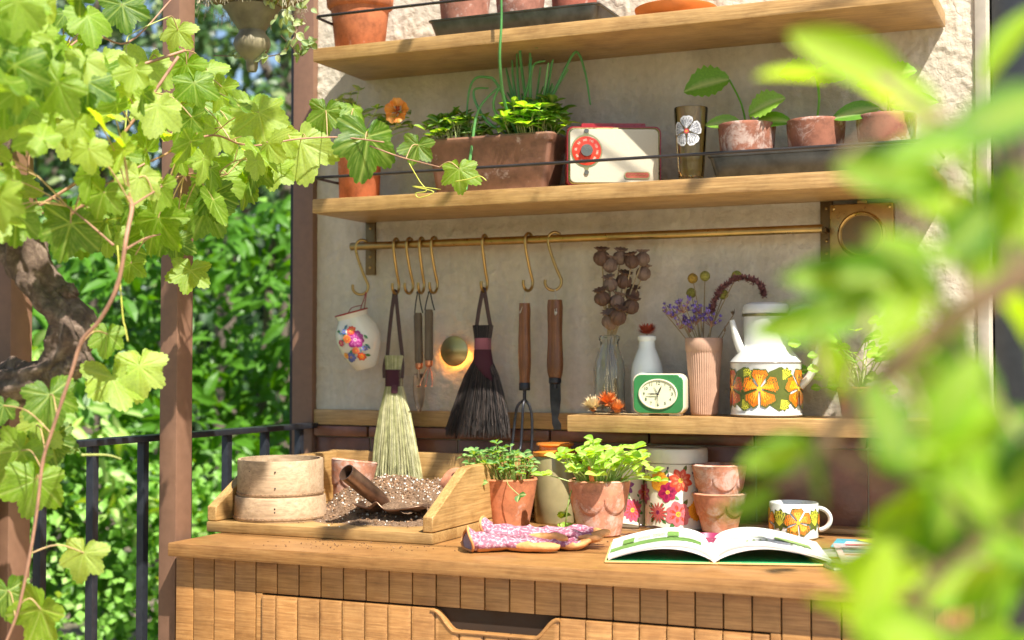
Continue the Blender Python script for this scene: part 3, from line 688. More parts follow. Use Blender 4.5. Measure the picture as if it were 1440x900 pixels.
petals(fl, (0, 0, .006), 120, .024, .005, -.05, 1.0, seed=5); fl.build("petals", plain("rust_petal", (.42, .07, .03), .8, 0.0, .35), rf)
MB().tube([(0, 0, -.1), (0, 0, .006)], .0012, 6).build("stem", plain("dry_stem", (.3, .2, .1), .9), rf)
# --- clear bottle with poppies
gb = empty("glass_bottle", (-.9625, -.08, S3+.0005), 0, "clear glass bottle holding dried poppy heads", "bottle")
m = MB(); m.lathe([(.001, .002), (.029, .001), (.0325, .004), (.033, .09), (.0305, .108), (.0235, .128), (.0195, .14), (.0195, .150), (.0218, .153), (.0218, .161), (.019, .163), (.0172, .161), (.0172, .14), (.0215, .127), (.0282, .107), (.0305, .09), (.03, .007), (.001, .006)], 48); m.build("bottle_body", glassm("clear_glass", (.93, .97, .95)), gb)
PB = [plain("poppy_brown", (.10, .05, .028), .75, 0.0, .35, .3, 90.0), plain("poppy_grey", (.18, .115, .08), .8, 0.0, .3, .3, 90.0)]
POP = [(-.957, .215), (-.918, .216), (-.883, .206), (-.862, .212), (-.908, .167), (-.866, .183), (-.951, .131), (-.921, .124), (-.887, .114), (-.936, .160), (-.911, .092), (-.936, .084), (-.896, .14), (-.938, .2)]
rg = random.Random(21)
PLB = ['upper left', 'upper middle', 'upper right inner', 'upper right outer', 'high centre left', 'high right', 'far left', 'left of centre', 'middle', 'centre upper left', 'lowest right', 'lowest left', 'right hand middle', 'second highest left']
for i, (hx, hz) in enumerate(POP):
    hx = hx-.02; hx = -.935+(hx+.935)*.88; hy = -.08+rg.uniform(-.028, .024)-(.01 if hz < .14 else 0); rr = rg.uniform(.014, .0175)
    o = empty("dried_poppy", (-.9625, -.08, S3+.01), 0, "dried brown poppy head, %s one of the bunch in the clear bottle" % PLB[i], "dried flower", "dried poppies in the clear bottle")
    hd = Vector((hx+.9625, hy+.08, hz-S3-.01)); b = Vector((rg.uniform(-.015, .015), rg.uniform(-.012, .012), 0)); nk = Vector((hd.x*.12+rg.uniform(-.004, .004), rg.uniform(-.008, .008), .152))
    pts = smooth_path([b, nk*.55+b*.4, nk, nk.lerp(hd, .6)+Vector((0, 0, -.004)), hd], 4); MB().tube(pts, .0016, 6).build("stem", plain("straw_stem", (.34, .25, .13), .85), o)
    d = (hd-nk).normalized(); d = (d+Vector((rg.uniform(-.5, .5), rg.uniform(-.9, .1), 1.1))).normalized(); M_ = orient(hd, d.orthogonal(), d, 1.0)
    m = MB(); m.lathe([(.002, -rr*1.0), (rr*.55, -rr*.85), (rr*.95, -rr*.35), (rr, .1*rr), (rr*.85, rr*.6), (rr*.5, rr*.9), (rr*.45, rr*1.0)], 24, fn=lambda q, i_, r_, z_: r_*.09*math.cos(9*q)); m.lathe([(rr*.4, rr*.95), (rr*.55, rr*1.12), (rr*.8, rr*1.3), (rr*.82, rr*1.38), (rr*.5, rr*1.3), (.0005, rr*1.27)], 36, fn=lambda q, i_, r_, z_: r_*.28*math.cos(9*q))
    ob = m.build("seed_head", PB[i % 2], o); ob.matrix_basis = M_
# --- strawflowers lying on the shelf
for k, (x, y, z, col, lab) in enumerate(((-.978, -.135, .012, (.75, .62, .38), "pale cream dried strawflower lying on the lower shelf"), (-.950, -.125, .022, (.72, .22, .05), "orange dried strawflower lying behind the cream one"), (-.925, -.138, .01, (.68, .27, .08), "orange tipped dried strawflower lying beside the alarm clock"))):
    o = empty("strawflower", (x, y, S3+.0005), 0, lab, "dried flower", "dried strawflowers lying on the lower shelf")
    m = MB(); petals(m, (0, 0, z), 150, .026 if k < 2 else .02, .0045, -.25, 1.25, seed=30+k); m.ball((0, 0, z), .008, 10, 8, 1, (1, 1, .8)); m.v = [(a, b, max(.0006, c_)) for a, b, c_ in m.v]
    m.build("petals", [plain("strawflower_petal", col, .7, 0.0, .3), plain("strawflower_centre", (.55, .2, .05), .9, 0.0, .4)], o)
    MB().tube(smooth_path([(0, -.004, .004), (.02, -.014, .003), (.045, -.012, .003), (.055, -.004, .003)], 4), .0012, 6).build("stem", plain("straw_stem", (.34, .25, .13), .85), o)
# ---------------------------------------------------------------- alarm clock
ck = empty("alarm_clock", (-.838, -.128, S3+.0005), 6, "green and cream retro alarm clock on the lower shelf", "clock")
CRM = plain("cream_plastic", (.66, .60, .45), .3, 0.0, .05); GN = plain("green_enamel", (.03, .17, .05), .2, 0.0, .06)
def rrect(w, h, r, n=8, bul=0.0):
    P = []
    for cx, cz, a0 in ((w/2-r, h/2-r, 0), (-w/2+r, h/2-r, 90), (-w/2+r, -h/2+r, 180), (w/2-r, -h/2+r, 270)):
        for k in range(n+1): a = R(a0+90*k/n); P.append((cx+r*math.cos(a), cz+r*math.sin(a)))
    return [(x*(1+bul*(1-(2*z/h)**2)), z*(1+bul*(1-(2*x/w)**2))) for x, z in P]
def loft(m, rings, mi=0, cap0=True, cap1=True):
    """rings: list of (outline, y) joined one to the next"""
    n = len(rings[0][0]); vs = [(x, y, z) for P, y in rings for x, z in P]
    fs = [(i*n+j, i*n+(j+1) % n, (i+1)*n+(j+1) % n, (i+1)*n+j) for i in range(len(rings)-1) for j in range(n)]
    if cap0: fs.append(tuple(range(n)))
    if cap1: fs.append(tuple((len(rings)-1)*n+j for j in reversed(range(n))))
    m.add(vs, fs, mi); return m
def sc2(P, a, b=None): b = a if b is None else b; return [(x*a, z*b) for x, z in P]
def up(P, dz): return [(x, z+dz) for x, z in P]
K = .0435; O_ = rrect(.104, .08, .014, 8, .03)
def ob_(P, s_, y): return (up(sc2(P, s_), K), y)
m = MB(); loft(m, [ob_(O_, .9, .03), ob_(O_, .985, .028), ob_(O_, 1, .02), ob_(O_, 1, -.012), ob_(O_, .975, -.016), ob_(O_, .95, -.0165)]); fixn(m.build("case", CRM, ck))
m = MB(); loft(m, [ob_(O_, .945, -.0155), ob_(O_, .94, -.0185), ob_(O_, .92, -.0195)]); fixn(m.build("green_face_plate", GN, ck))
el = [(.037*math.cos(R(a)), .0285*math.sin(R(a))) for a in range(0, 360, 8)]
m = MB(); loft(m, [(up(sc2(el, 1.06), K), -.019), (up(sc2(el, 1.06), K), -.0225), (up(sc2(el, .99), K), -.023), (up(sc2(el, .97), K), -.0205)], 0, True, False); fixn(m.build("dial_ring", CRM, ck))
m = MB(); loft(m, [(up(sc2(el, .985), K), -.0195), (up(sc2(el, .985), K), -.0208)]); fixn(m.build("dial", plain("ivory_dial", (.64, .62, .42), .5, 0.0, .04), ck))
DKG = plain("dark_green_ink", (.03, .08, .04), .5); INK = plain("black_ink", (.012, .012, .012), .5); WH = plain("hand_white", (.7, .7, .6), .4)
FX = Matrix.Rotation(R(90), 4, 'X')
for h in range(1, 13):
    a = R(90-30*h); o = link("numeral", text_mesh(str(h), .0085, .0002, DKG), ck); o.matrix_basis = Matrix.Translation((.0285*math.cos(a), -.0212, K+.0215*math.sin(a))) @ FX
def hand(L, w_, deg, y, mat, name, tail=.12):
    a = R(90-deg); d = Vector((math.cos(a), 0, math.sin(a))); s_ = Vector((-d.z, 0, d.x))*w_/2; c = Vector((0, y, K))
    m = MB(); vs = []
    for dy in (0, -.0005): vs += [c-d*L*tail-s_*.5+Vector((0, dy, 0)), c+d*L*.55-s_+Vector((0, dy, 0)), c+d*L+Vector((0, dy, 0)), c+d*L*.55+s_+Vector((0, dy, 0)), c-d*L*tail+s_*.5+Vector((0, dy, 0))]
    m.add(vs, [(0, 1, 2, 3, 4), (9, 8, 7, 6, 5)]+[(i, i+5, (i+1) % 5+5, (i+1) % 5) for i in range(5)]); fixn(m.build(name, mat, ck, 0))
hand(.0185, .0032, 25, -.0222, INK, "hour_hand"); hand(.0235, .0028, 270, -.0230, INK, "minute_hand"); hand(.024, .0008, 182, -.0238, INK, "second_hand"); hand(.0175, .001, 332, -.0218, DKG, "alarm_hand")
MB().ball((0, -.024, K), .0024, 12, 8).build("hub", INK, ck)
for sx in (-.032, .032): MB().box((sx-.012, -.012, 0), (sx+.012, .02, .004), 0, None, .0012).build("foot", CRM, ck)
# ---------------------------------------------------------------- ribbed cup of dried flowers
rc = empty("ribbed_clay_cup", (-.760, -.082, S3+.0005), 0, "tall ribbed pinkish clay cup beside the alarm clock", "cup")
m = MB(); pr = [(.01, 0), (.0245, 0), (.0262, .002)]+[(.0265+.0085*k/30, .004+.124*k/30) for k in range(31)]+[(.0372, .131), (.0378, .1545), (.0365, .156), (.0345, .154), (.033, .13), (.024, .01), (.001, .01)]
m.lathe(pr, 180, fn=lambda q, i, r, z: .0007*math.cos(45*q) if 2 < i < 34 else 0); m.build("cup_body", plain("pink_clay", (.43, .26, .175), .8, 0.0, .08, .2, 60.0), rc, 60)
CB = Vector((-.760, -.082, S3+.09))
def dried(name, label, tip, group=None, base=None, r=.0012, mat=None):
    o = empty(name, CB, 0, label, "dried flower", group); b = Vector(base or (random.uniform(-.014, .014), random.uniform(-.012, .012), -.04)); t = Vector(tip)-CB
    nk = b.lerp(t, .45); nk.x = nk.x*.4+b.x*.3; pts = smooth_path([b, nk, t], 6); MB().tube(pts, r, 6).build("stem", mat or plain("straw_stem", (.34, .25, .13), .85), o); return o, t, pts
random.seed(5)
VI = plain("violet_statice", (.24, .16, .50), .8, 0.0, .35)
SLB = ["far left low", "upper left", "middle", "lower left of centre", "upper right of centre", "far right", "lowest left"]
for k, (x, z) in enumerate(((-.828, .112), (-.80, .122), (-.775, .098), (-.79, .082), (-.765, .115), (-.742, .093), (-.815, .09))):
    o, t, pts = dried("dried_statice", "%s sprig of dried violet statice in the ribbed cup" % SLB[k], (x, -.082+random.uniform(-.02, .02), z-.002), "dried violet statice in the ribbed cup")
    m = MB(); s_ = MB()
    for j in range(16):
        d = Vector((random.uniform(-1, 1)*.017, random.uniform(-1, 1)*.012, random.uniform(-1, .6)*.016)); s_.tube([t-Vector((0, 0, .02)), t+d], .0005, 4, caps=False); petals(m, t+d, 9, .0065, .0035, -.2, 1.3, seed=k*50+j)
    m.build("blossoms", VI, o); s_.build("sprigs", plain("rust_sprig", (.35, .17, .1), .85), o)
for (x, z, col, lab) in ((-.792, .172, (.36, .22, .03), "dried ochre ball flower highest in the ribbed cup"), (-.766, .176, (.30, .27, .05), "olive ball flower standing beside the ochre ball flower"), (-.7, .175, (.3, .3, .05), "olive ball flower above the drooping dried spike"), (-.795, .142, (.22, .2, .03), "low olive ball flower behind the violet statice"), (-.728, .138, (.26, .24, .04), "olive ball flower low at the right of the ribbed cup")):
    o, t, pts = dried("ball_flower", lab, (x, -.05, z)); m = MB(); m.ball(t, .0105, 20, 14, fn=lambda a, q: 1+.07*math.sin(9*a)*math.sin(11*q)); m.build("flower_head", plain("ball_flower_%.2f" % col[0], col, .9, 0.0, .4, .8, 300.0), o)
o, t, pts = dried("drooping_spike", "brownish pink dried spike arching over to the coffee pot", (-.742, -.085, .1), None, (.01, 0, -.04), .0015)
sp = smooth_path([(-.742, -.085, .1), (-.735, -.083, .125), (-.718, -.08, .150), (-.69, -.078, .166), (-.66, -.078, .162), (-.642, -.08, .145), (-.638, -.08, .133)], 8)
m = MB(); rg = random.Random(2)
for p in sp:
    for j in range(9):
        a = rg.uniform(0, 6.28); petals(m, p-CB+Vector((math.cos(a), math.sin(a), math.sin(a*2)))*.005*rg.random(), 4, .008, .003, -.6, 1.3, seed=rg.randint(0, 9999))
m.build("spike", plain("dusty_spike", (.25, .10, .095), .9, 0.0, .35), o)
for k, (x, z) in enumerate(((-.72, .06), (-.705, .095), (-.85, .1), (-.748, .12))):
    o, t, pts = dried("dry_stalk", "%s bare dry stalk in the ribbed cup" % ("short right hand", "thin right hand leaning", "long far left leaning", "upright middle")[k], (x, -.07+.01*k, z), "bare dry stalks in the ribbed cup"); m = MB(); petals(m, t, 6, .012, .004, .2, 1.4, seed=k); m.build("dry_tip", plain("dry_tip", (.25, .17, .1), .9), o)
# ---------------------------------------------------------------- radio
rd = empty("transistor_radio", (-.934, -.135, S2+.0005), 24, "red and cream retro transistor radio on the middle shelf", "radio")
RW, RH = .192, .122; O1 = rrect(RW, RH, .013, 8); zc = RH/2+.002
REDP = plain("radio_red", (.30, .015, .02), .28, 0.0, .06); CRG = plain("radio_cream", (.52, .475, .36), .45, 0.0, .06, .35, 900.0); GLD = brass("pale_gold", (.62, .55, .25), .3)
def lr(P, s_, y, dz=zc, sz=None): return (up(sc2(P, s_, sz), dz), y)
m = MB(); loft(m, [lr(O1, .97, .03), lr(O1, 1, .026), lr(O1, 1, -.021), lr(O1, .985, -.025)]); fixn(m.build("case", REDP, rd))
O2 = rrect(RW-.008, RH-.008, .011, 8)
m = MB(); loft(m, [lr(O2, 1, -.024), lr(O2, 1, -.0275), lr(O2, .985, -.0285, sz=.976), lr(O2, .975, -.0265, sz=.96)], 0, True, True); fixn(m.build("gold_trim", GLD, rd))
m = MB(); loft(m, [lr(O2, .967, -.0262, sz=.95), lr(O2, .967, -.0292, sz=.95), lr(O2, .955, -.0298, sz=.935)]); fixn(m.build("front_grille", CRG, rd))
m = MB(); loft(m, [(up(rrect(.13, .008, .003), RH+.006), .018), (up(rrect(.134, .009, .003), RH+.006), .0), (up(rrect(.13, .008, .003), RH+.006), -.012)]); fixn(m.build("handle", REDP, rd))
dx, dz = -.056, .073
def disc(r0, r1, y0, y1, name, mat, par=rd, x=dx, z=dz, n=48):
    m = MB(); m.lathe([(r0, 0), (r1, 0), (r1, y1*.8), (r1*.96, y1), (max(r0, .0003), y1)], n, 0, Matrix.Translation((x, y0, z)) @ Matrix.Rotation(R(90), 4, 'X'), close=True); return m.build(name, mat, par)
m = MB(); loft(m, [([(dx+.032*math.cos(R(a))*1.0, dz+.034*math.sin(R(a))*(1.35 if a in (90, 270) else 1)) for a in range(0, 360, 10)], y) for y in (-.0295, -.0303)]); fixn(m.build("dial_frame", GLD, rd))
disc(.0003, .0295, -.03, .003, "tuning_dial", plain("dial_red", (.62, .04, .015), .3))
disc(.0003, .0125, -.0325, .009, "knob", brass("knob_metal", (.35, .31, .24), .25))
CW = plain("cream_ink", (.72, .66, .5), .5)
for k, s_ in enumerate(("160", "140", "120", "100", "88", "80", "70", "60", "55", "53")):
    a = R(100-k*36); o = link("dial_number", text_mesh(s_, .0062, .0001, CW), rd); o.matrix_basis = Matrix.Translation((dx+.0215*math.cos(a), -.0333, dz+.0215*math.sin(a))) @ FX @ Matrix.Rotation(a-R(90), 4, 'Z')
for zz in (.1135, .0295): disc(.0003, .0048, -.0298, .003, "screw", brass("knob_metal", (.35, .31, .24), .25), z=zz)
m = MB(); bo = up(rrect(.052, .0145, .0065), .0235); bo = [(x+.046, z) for x, z in bo]; loft(m, [(bo, -.0295), (bo, -.0315)]); fixn(m.build("badge_rim", GLD, rd))
bo = [(x+.046, z) for x, z in up(rrect(.048, .011, .005), .0235)]; m = MB(); loft(m, [(bo, -.0314), (bo, -.0325)]); fixn(m.build("badge", plain("badge_red", (.42, .1, .06), .35), rd))
m = MB(); m.tube([(.026+.0026*k, -.0327, .0235+.0022*math.sin(k*2.1)) for k in range(16)], .0004, 5); m.build("badge_script", GLD, rd)
for sx in (-.07, .07): MB().box((sx-.012, -.015, 0), (sx+.012, .02, .003), 0, None, .001).build("foot", REDP, rd)
# ---------------------------------------------------------------- amber glass
ag = empty("amber_tumbler", (-.7655, -.15, S2+.0005), 0, "amber glass tumbler with white flower print beside the radio", "glass")
m = MB(); m.lathe([(.001, .0), (.021, 0), (.0235, .006), (.026, .025), (.0338, .148), (.0332, .15), (.032, .148), (.0243, .026), (.02, .014), (.001, .012)], 48, fn=lambda q, i, r, z: .0012*math.cos(10*q) if i in (2, 3) else 0); m.build("tumbler_body", glassm("amber_glass", (1.0, .86, .5)), ag)
sh = []; fcx, fcz = .0, .1
for k in range(5):
    a = R(90+72*k)
    for sc, col in ((1.0, (.66, .66, .66)), (.86, (.22, .22, .24))):
        P = [(fcx+.031*(.16+t*.82*sc)*math.cos(a)-s_*.031*math.sin(a), fcz+.031*(.16+t*.82*sc)*math.sin(a)+s_*.031*math.cos(a)) for t, s_ in ((0, 0), (.3, -.26*sc), (.6, -.42*sc), (.85, -.4*sc), (1, -.18*sc), (.97, 0), (1, .18*sc), (.85, .4*sc), (.6, .42*sc), (.3, .26*sc))]; sh.append((col, P))
    for q in (-.25, 0, .25): sh.append(stroke([(fcx+.006*math.cos(a), fcz+.006*math.sin(a)), (fcx+.024*math.cos(a+q), fcz+.024*math.sin(a+q))], .0006, (.7, .7, .7)))
sh.append(((.5, .06, .08), [(fcx+.005*math.cos(i*.6283), fcz+.005*math.sin(i*.6283)) for i in range(10)])); sh.append(((.6, .35, .03), [(fcx+.0025*math.cos(i*.785), fcz+.0025*math.sin(i*.785)) for i in range(8)]))
po = printed(ag, sh, cyl(lambda z: .0262+.0078*(z-.025)/.123))
# ---------------------------------------------------------------- shelf 2 left: pot, trough
pn = pot("potted_nasturtium", (-1.535, -.12, S2+.0005), .055, .044, .128, "terracotta pot with orange nasturtium flower on the middle shelf", "potted plant", .08, rim=.028, col=(.52, .15, .06))
fl = MB(); fc = Vector((.122, -.05, .188))
for k in range(5):
    a = 2*math.pi*k/5+.3
    def pf_(u, v, a=a):
        r = .003+.0255*u; q = a+(v-.5)*(1.75)*min(1, .25+u); rr = r*(1-.16*u*(abs(v-.5)*2)**2+.05*u*math.sin(v*22))
        c_ = Vector((rr*math.cos(q), -.004+.016*(1-u)**2-.0035*math.sin(v*12+k)*u-.0012*k, rr*math.sin(q))); return fc+c_
    fl.grid(pf_, 8, 10, k % 2)
def petalm(name, c1, c2):
    return leafm(name, c1, c2, c2, .3, .5)
fl.build("flower", [petalm("nasturtium_orange", (.72, .22, .03), (.78, .30, .05)), petalm("nasturtium_apricot", (.75, .27, .05), (.8, .36, .1))], pn, 0)
m = MB(); petals(m, fc+Vector((0, -.001, 0)), 30, .012, .004, -1.2, 1.2, seed=2); m.v = [(x, y if y < fc.y+.002 else fc.y, z) for x, y, z in m.v]; m.build("flower_throat", plain("nasturtium_throat", (.4, .07, .02), .7, 0.0, .3), pn)
sprig(pn, (.02, 0, .12), fc+Vector((0, .004, 0)), .0014, STM, .02, random.Random(1))
rg = random.Random(9)
for k in range(34):
    tp = Vector((rg.uniform(-.07, .13), rg.uniform(-.06, .03), rg.uniform(.14, .2))); tp.z += (.045 if tp.x < .03 else 0); pt = sprig(pn, (rg.uniform(-.03, .03), rg.uniform(-.03, .03), .115), tp, .0009, STM, .015, rg, n=4)
    for j in range(3): a = rg.uniform(0, 6.28); put_leaf(pn, rg.choice(LEAFM["ivy" if tp.x < .04 else "herb"]), tp, (math.cos(a), math.sin(a), .3), (0, -.5, 1), rg.uniform(.018, .03))
tr_ = empty("herb_trough", (-1.197, -.125, S2+.0005), 0, "long brown terracotta trough full of chives and herbs", "planter")
m = MB(); TR = terracotta("brown_terracotta", (.20, .095, .058), .12, .5)
def rr_(a, b, z): return [(x, y, z) for x, y in [(p[0], p[1]) for p in rrect(a, b, .015, 5)]]
rings = [rr_(.245, .075, 0), rr_(.255, .082, .004), rr_(.285, .1, .10), rr_(.292, .106, .104), rr_(.296, .11, .116), rr_(.29, .105, .12), rr_(.276, .092, .117), rr_(.27, .086, .1)]
n = len(rings[0]); vs = [p for q in rings for p in q]; m.add(vs, [(i*n+j, i*n+(j+1) % n, (i+1)*n+(j+1) % n, (i+1)*n+j) for i in range(len(rings)-1) for j in range(n)]+[tuple(reversed(range(n)))]); fixn(m.build("trough_body", TR, tr_, 35))
m = MB(); m.add(rr_(.272, .088, .106), [tuple(range(n))]); tag(m.build("soil", soilm("potting_soil"), tr_), kind='stuff')
herb_cushion(tr_, "herb", 85, .07, .035, .03, .075, .028, 41, spread=1.15, center=(-.085, -.016, .105), pairs=1, stemr=.001)
herb_cushion(tr_, "mint", 34, .062, .034, .03, .1, .034, 43, stem=STR, spread=1.25, center=(.085, -.02, .105), pairs=2, stemr=.0013)
herb_cushion(tr_, "herb", 16, .045, .03, .05, .1, .034, 44, spread=1.2, center=(.105, .0, .105), pairs=2, stemr=.001)
CH = leafm("chive_green", (.06, .22, .06), (.12, .34, .10), (.2, .45, .16), .2, .35)
px0 = (-1.197, -.125, S2)
chv = [[(-1.13, -.12, .465), (-1.16, -.13, .53), (-1.19, -.15, .59), (-1.205, -.155, .60), (-1.235, -.155, .60), (-1.25, -.155, .57), (-1.255, -.155, .51)],
       [(-1.14, -.12, .465), (-1.2, -.15, .50), (-1.228, -.16, .54), (-1.235, -.16, .575), (-1.2, -.165, .575)],
       [(-1.13, -.125, .465), (-1.145, -.13, .56), (-1.15, -.13, .65)], [(-1.14, -.13, .465), (-1.15, -.19, .53), (-1.138, -.245, .61), (-1.132, -.25, .70), (-1.135, -.25, .83)],
       [(-1.11, -.12, .465), (-1.115, -.14, .55), (-1.105, -.15, .615), (-1.07, -.17, .62)], [(-1.12, -.12, .465), (-1.135, -.14, .62), (-1.13, -.15, .655), (-1.09, -.16, .652)],
       [(-1.11, -.11, .465), (-1.08, -.12, .54), (-1.05, -.12, .60), (-1.02, -.12, .645), (-1.0, -.12, .60), (-.985, -.13, .53)],
       [(-1.155, -.12, .465), (-1.185, -.17, .53), (-1.16, -.19, .575)], [(-1.12, -.12, .465), (-1.09, -.1, .55), (-1.045, -.1, .615)],
       [(-1.115, -.12, .465), (-1.13, -.15, .52), (-1.105, -.17, .58), (-1.1, -.17, .63)], [(-1.24, -.19, .36), (-1.235, -.175, .44), (-1.22, -.17, .53), (-1.17, -.165, .58)],
       [(-1.135, -.12, .465), (-1.16, -.12, .58), (-1.165, -.12, .64)], [(-1.12, -.12, .465), (-1.125, -.12, .7)]]
rg = random.Random(15)
for k in range(20):
    a = rg.uniform(-.03, .03); chv.append([(-1.125+rg.uniform(-.02, .02), -.12+rg.uniform(-.02, .02), .465), (-1.125+a, -.12, .52), (-1.125+a*2.2, -.12+rg.uniform(-.03, .03), rg.uniform(.54, .63))])
for c_ in chv:
    pts = smooth_path([Vector(p)-Vector(px0) for p in c_], 5); n_ = len(pts); MB().tube(pts, [.0034*(1-.5*(i/(n_-1))**2) for i in range(n_)], 7).build("chive_blade", CH, tr_)
# ---------------------------------------------------------------- zinc trays
ZN = plain("dull_zinc", (.10, .11, .12), .42, .85, .35, .15, 30.0)
def zinc(x0, x1, y0, y1, z, h, label):
    o = empty("zinc_tray", ((x0+x1)/2, (y0+y1)/2, z+.0005), 0, label, "tray"); a, b = x1-x0, y1-y0
    rings = [rr_(a-.03, b-.03, 0), rr_(a-.026, b-.026, .002), rr_(a-.006, b-.006, h-.004), rr_(a, b, h-.003), rr_(a+.002, b+.002, h), rr_(a-.004, b-.004, h+.001), rr_(a-.008, b-.008, h-.004), rr_(a-.03, b-.03, .004)]
    m = MB(); n = len(rings[0]); m.add([p for q in rings for p in q], [(i*n+j, i*n+(j+1) % n, (i+1)*n+(j+1) % n, (i+1)*n+j) for i in range(len(rings)-1) for j in range(n)]+[tuple(reversed(range(n))), tuple(7*n+j for j in range(n))]); fixn(m.build("tray_body", ZN, o, 35)); return o
zinc(-.722, -.33, -.195, -.065, S2, .047, "dark zinc tray under the cucumber seedling pots")
zinc(-1.325, -.94, -.205, -.06, S1, .04, "dark zinc tray of terracotta pots on the top shelf")
# cucumber seedlings
BL = [oval_leaf(1, .85, LC, .12, .25, 14, 6, 1.0, .015, 3+i, tooth=.1) for i in range(2)]; CT = oval_leaf(1, .5, LC, .12, .2, 6, 4, 1.1)
def cuc(x, y, label, leaves, h=.108, rt=.057, rb=.047, chalk=.42):
    o = pot("potted_seedling", (x, y, S2+.0055), rt, rb, h, label, "potted plant", chalk, col=(.28, .105, .06), group="cucumber seedlings in terracotta pots")
    for (bx, tx, ty, tz, L, ax, az, nx, kind) in leaves:
        pt = sprig(o, (bx, 0, h-.01), (tx, ty, tz), .0018, LC, .006, random.Random(2)); put_leaf(o, CT if kind == 0 else BL[kind-1], pt[-1], (ax, -.35, az), (nx, -1.0, .55), L)
cuc(-.658, -.13, "cucumber seedling pot nearest the amber tumbler with one raised leaf", [(0, -.035, 0, .2, .09, -1, -.1, .2, 1), (0, .01, -.02, .125, .075, 1, .5, -.3, 2), (0, -.01, -.01, .112, .07, -1, .05, .1, 0), (0, .02, .0, .115, .075, 1, -.05, 0, 0)])
cuc(-.525, -.12, "middle cucumber seedling pot with a dark leaf above it", [(0, -.0, .01, .205, .07, -1, .1, .2, 1), (0, .0, .0, .2, .06, 1, -.15, -.2, 2)])
cuc(-.392, -.12, "cucumber seedling pot at the end of the middle shelf", [(0, .0, -.02, .175, .06, .9, .25, -.3, 1), (0, -.0, -.02, .165, .05, -.8, .1, .3, 2), (0, -.01, -.02, .12, .09, -1, -.1, .2, 0), (0, .01, -.02, .125, .09, 1, .05, -.2, 0)])
# ---------------------------------------------------------------- top shelf
pot("terracotta_pot", (-1.532, -.125, S1+.0005), .074, .053, .135, "large terracotta pot at the left end of the top shelf", chalk=.12, rim=.03, col=(.46, .15, .06))
pot("terracotta_pot", (-1.272, -.13, S1+.006), .056, .045, .105, "terracotta pot at the left end of the zinc tray on the top shelf", chalk=.3, col=(.34, .14, .09))
pot("terracotta_pot", (-1.142, -.13, S1+.006), .054, .044, .105, "middle terracotta pot in the zinc tray on the top shelf", chalk=.3, col=(.36, .15, .1))
pot("terracotta_pot", (-1.02, -.13, S1+.006), .05, .042, .105, "reddish pot at the right end of the zinc tray on the top shelf", chalk=.1, col=(.36, .1, .06))
o = empty("orange_saucer", (-.80, -.135, S1+.0005), 0, "bright orange clay saucer on the top shelf", "saucer"); m = MB(); m.lathe([(.04, 0), (.066, 0), (.069, .003), (.082, .022), (.083, .026), (.081, .027), (.066, .007), (.001, .006)], 64); m.build("saucer_body", plain("orange_clay", (.68, .20, .04), .5, 0.0, .1), o)
pot("terracotta_pot", (-.345, -.1, S1+.0005), .046, .036, .09, "small terracotta pot at the right end of the top shelf", chalk=.3, col=(.42, .17, .1))
# ---------------------------------------------------------------- things on the hooks
STRAP = plain("brown_leather", (.06, .03, .025), .7)
def loop(o, x, top, bot, hw, w_=.003, th=.0012, name="strap", mat=None, y=0, tw=.0):
    for sg in (-1, 1):
        pts = smooth_path([(x+sg*.001, y, top), (x+sg*hw*.55, y-.002, (top*.5+bot*.5)), (x+sg*hw, y, bot)], 5)
        MB().tube(pts, w_, 8, flat=.28).build(name, mat or STRAP, o)
    MB().tube([(x-.0015, y-.006, top-.004), (x, y, top+.0005), (x+.0015, y+.006, top-.004)], w_*.6, 8).build(name, mat or STRAP, o)
# painted jug
jg = empty("painted_wall_jug", (-1.560, -.078, .052), 0, "white painted ceramic jug hanging by a red cord", "jug", rot=(R(6), R(-14), R(14)))
m = MB(); m.lathe([(.012, -.068), (.022, -.068), (.026, -.064), (.034, -.05), (.047, -.018), (.0505, .004), (.047, .026), (.036, .044), (.0335, .05), (.038, .062), (.0365, .0635), (.031, .052), (.033, .044), (.044, .024), (.046, 0), (.02, -.06), (.001, -.062)], 56)
m.build("jug_body", plain("ivory_glaze", (.72, .68, .58), .12, 0.0, .04), jg)
MB().lathe([(.0378, .0605), (.0388, .062), (.038, .0635), (.0365, .0642)], 48, close=True).build("rim_line", plain("red_cord", (.30, .03, .02), .5), jg)
sh = []; BLU = (.10, .14, .40)
rg = random.Random(8)
for k in range(26): a = rg.uniform(-.03, .04); z = rg.uniform(-.045, .032); sh.append(leaf_shape(a, z, .013, rg.uniform(0, 6.28), .5, rg.choice((GRN, (.05, .25, .15), (.1, .2, .25)))))
for fx, fz, fr, n_, c1, c2, c3, wd in ((.006, .002, .02, 9, (.30, .02, .18), (.55, .15, .4), (.6, .4, .5), .8), (0.002, .024, .0105, 8, (.62, .05, .04), (.8, .3, .1), YEL, .7), (-.012, .008, .0105, 8, (.65, .2, .05), RED, YEL, .7), (.0, -.022, .009, 8, (.6, .2, .1), RED, YEL, .7), (-.016, -.034, .012, 9, BLU, (.2, .2, .5), YEL, .6), (-.028, -.028, .008, 7, (.8, .3, .05), YEL, RED, .7), (.008, -.038, .010, 7, (.55, .05, .03), ORG, YEL, .7), (-.03, .002, .009, 7, (.4, .02, .08), PNK, YEL, .7), (-.015, .025, .006, 5, BLU, BLU, YEL, .7), (.02, -.022, .007, 6, (.2, .2, .45), BLU, YEL, .7)):
    sh += flower_shapes(fx, fz, fr, n_, c1, c2, c3, .3, wd)
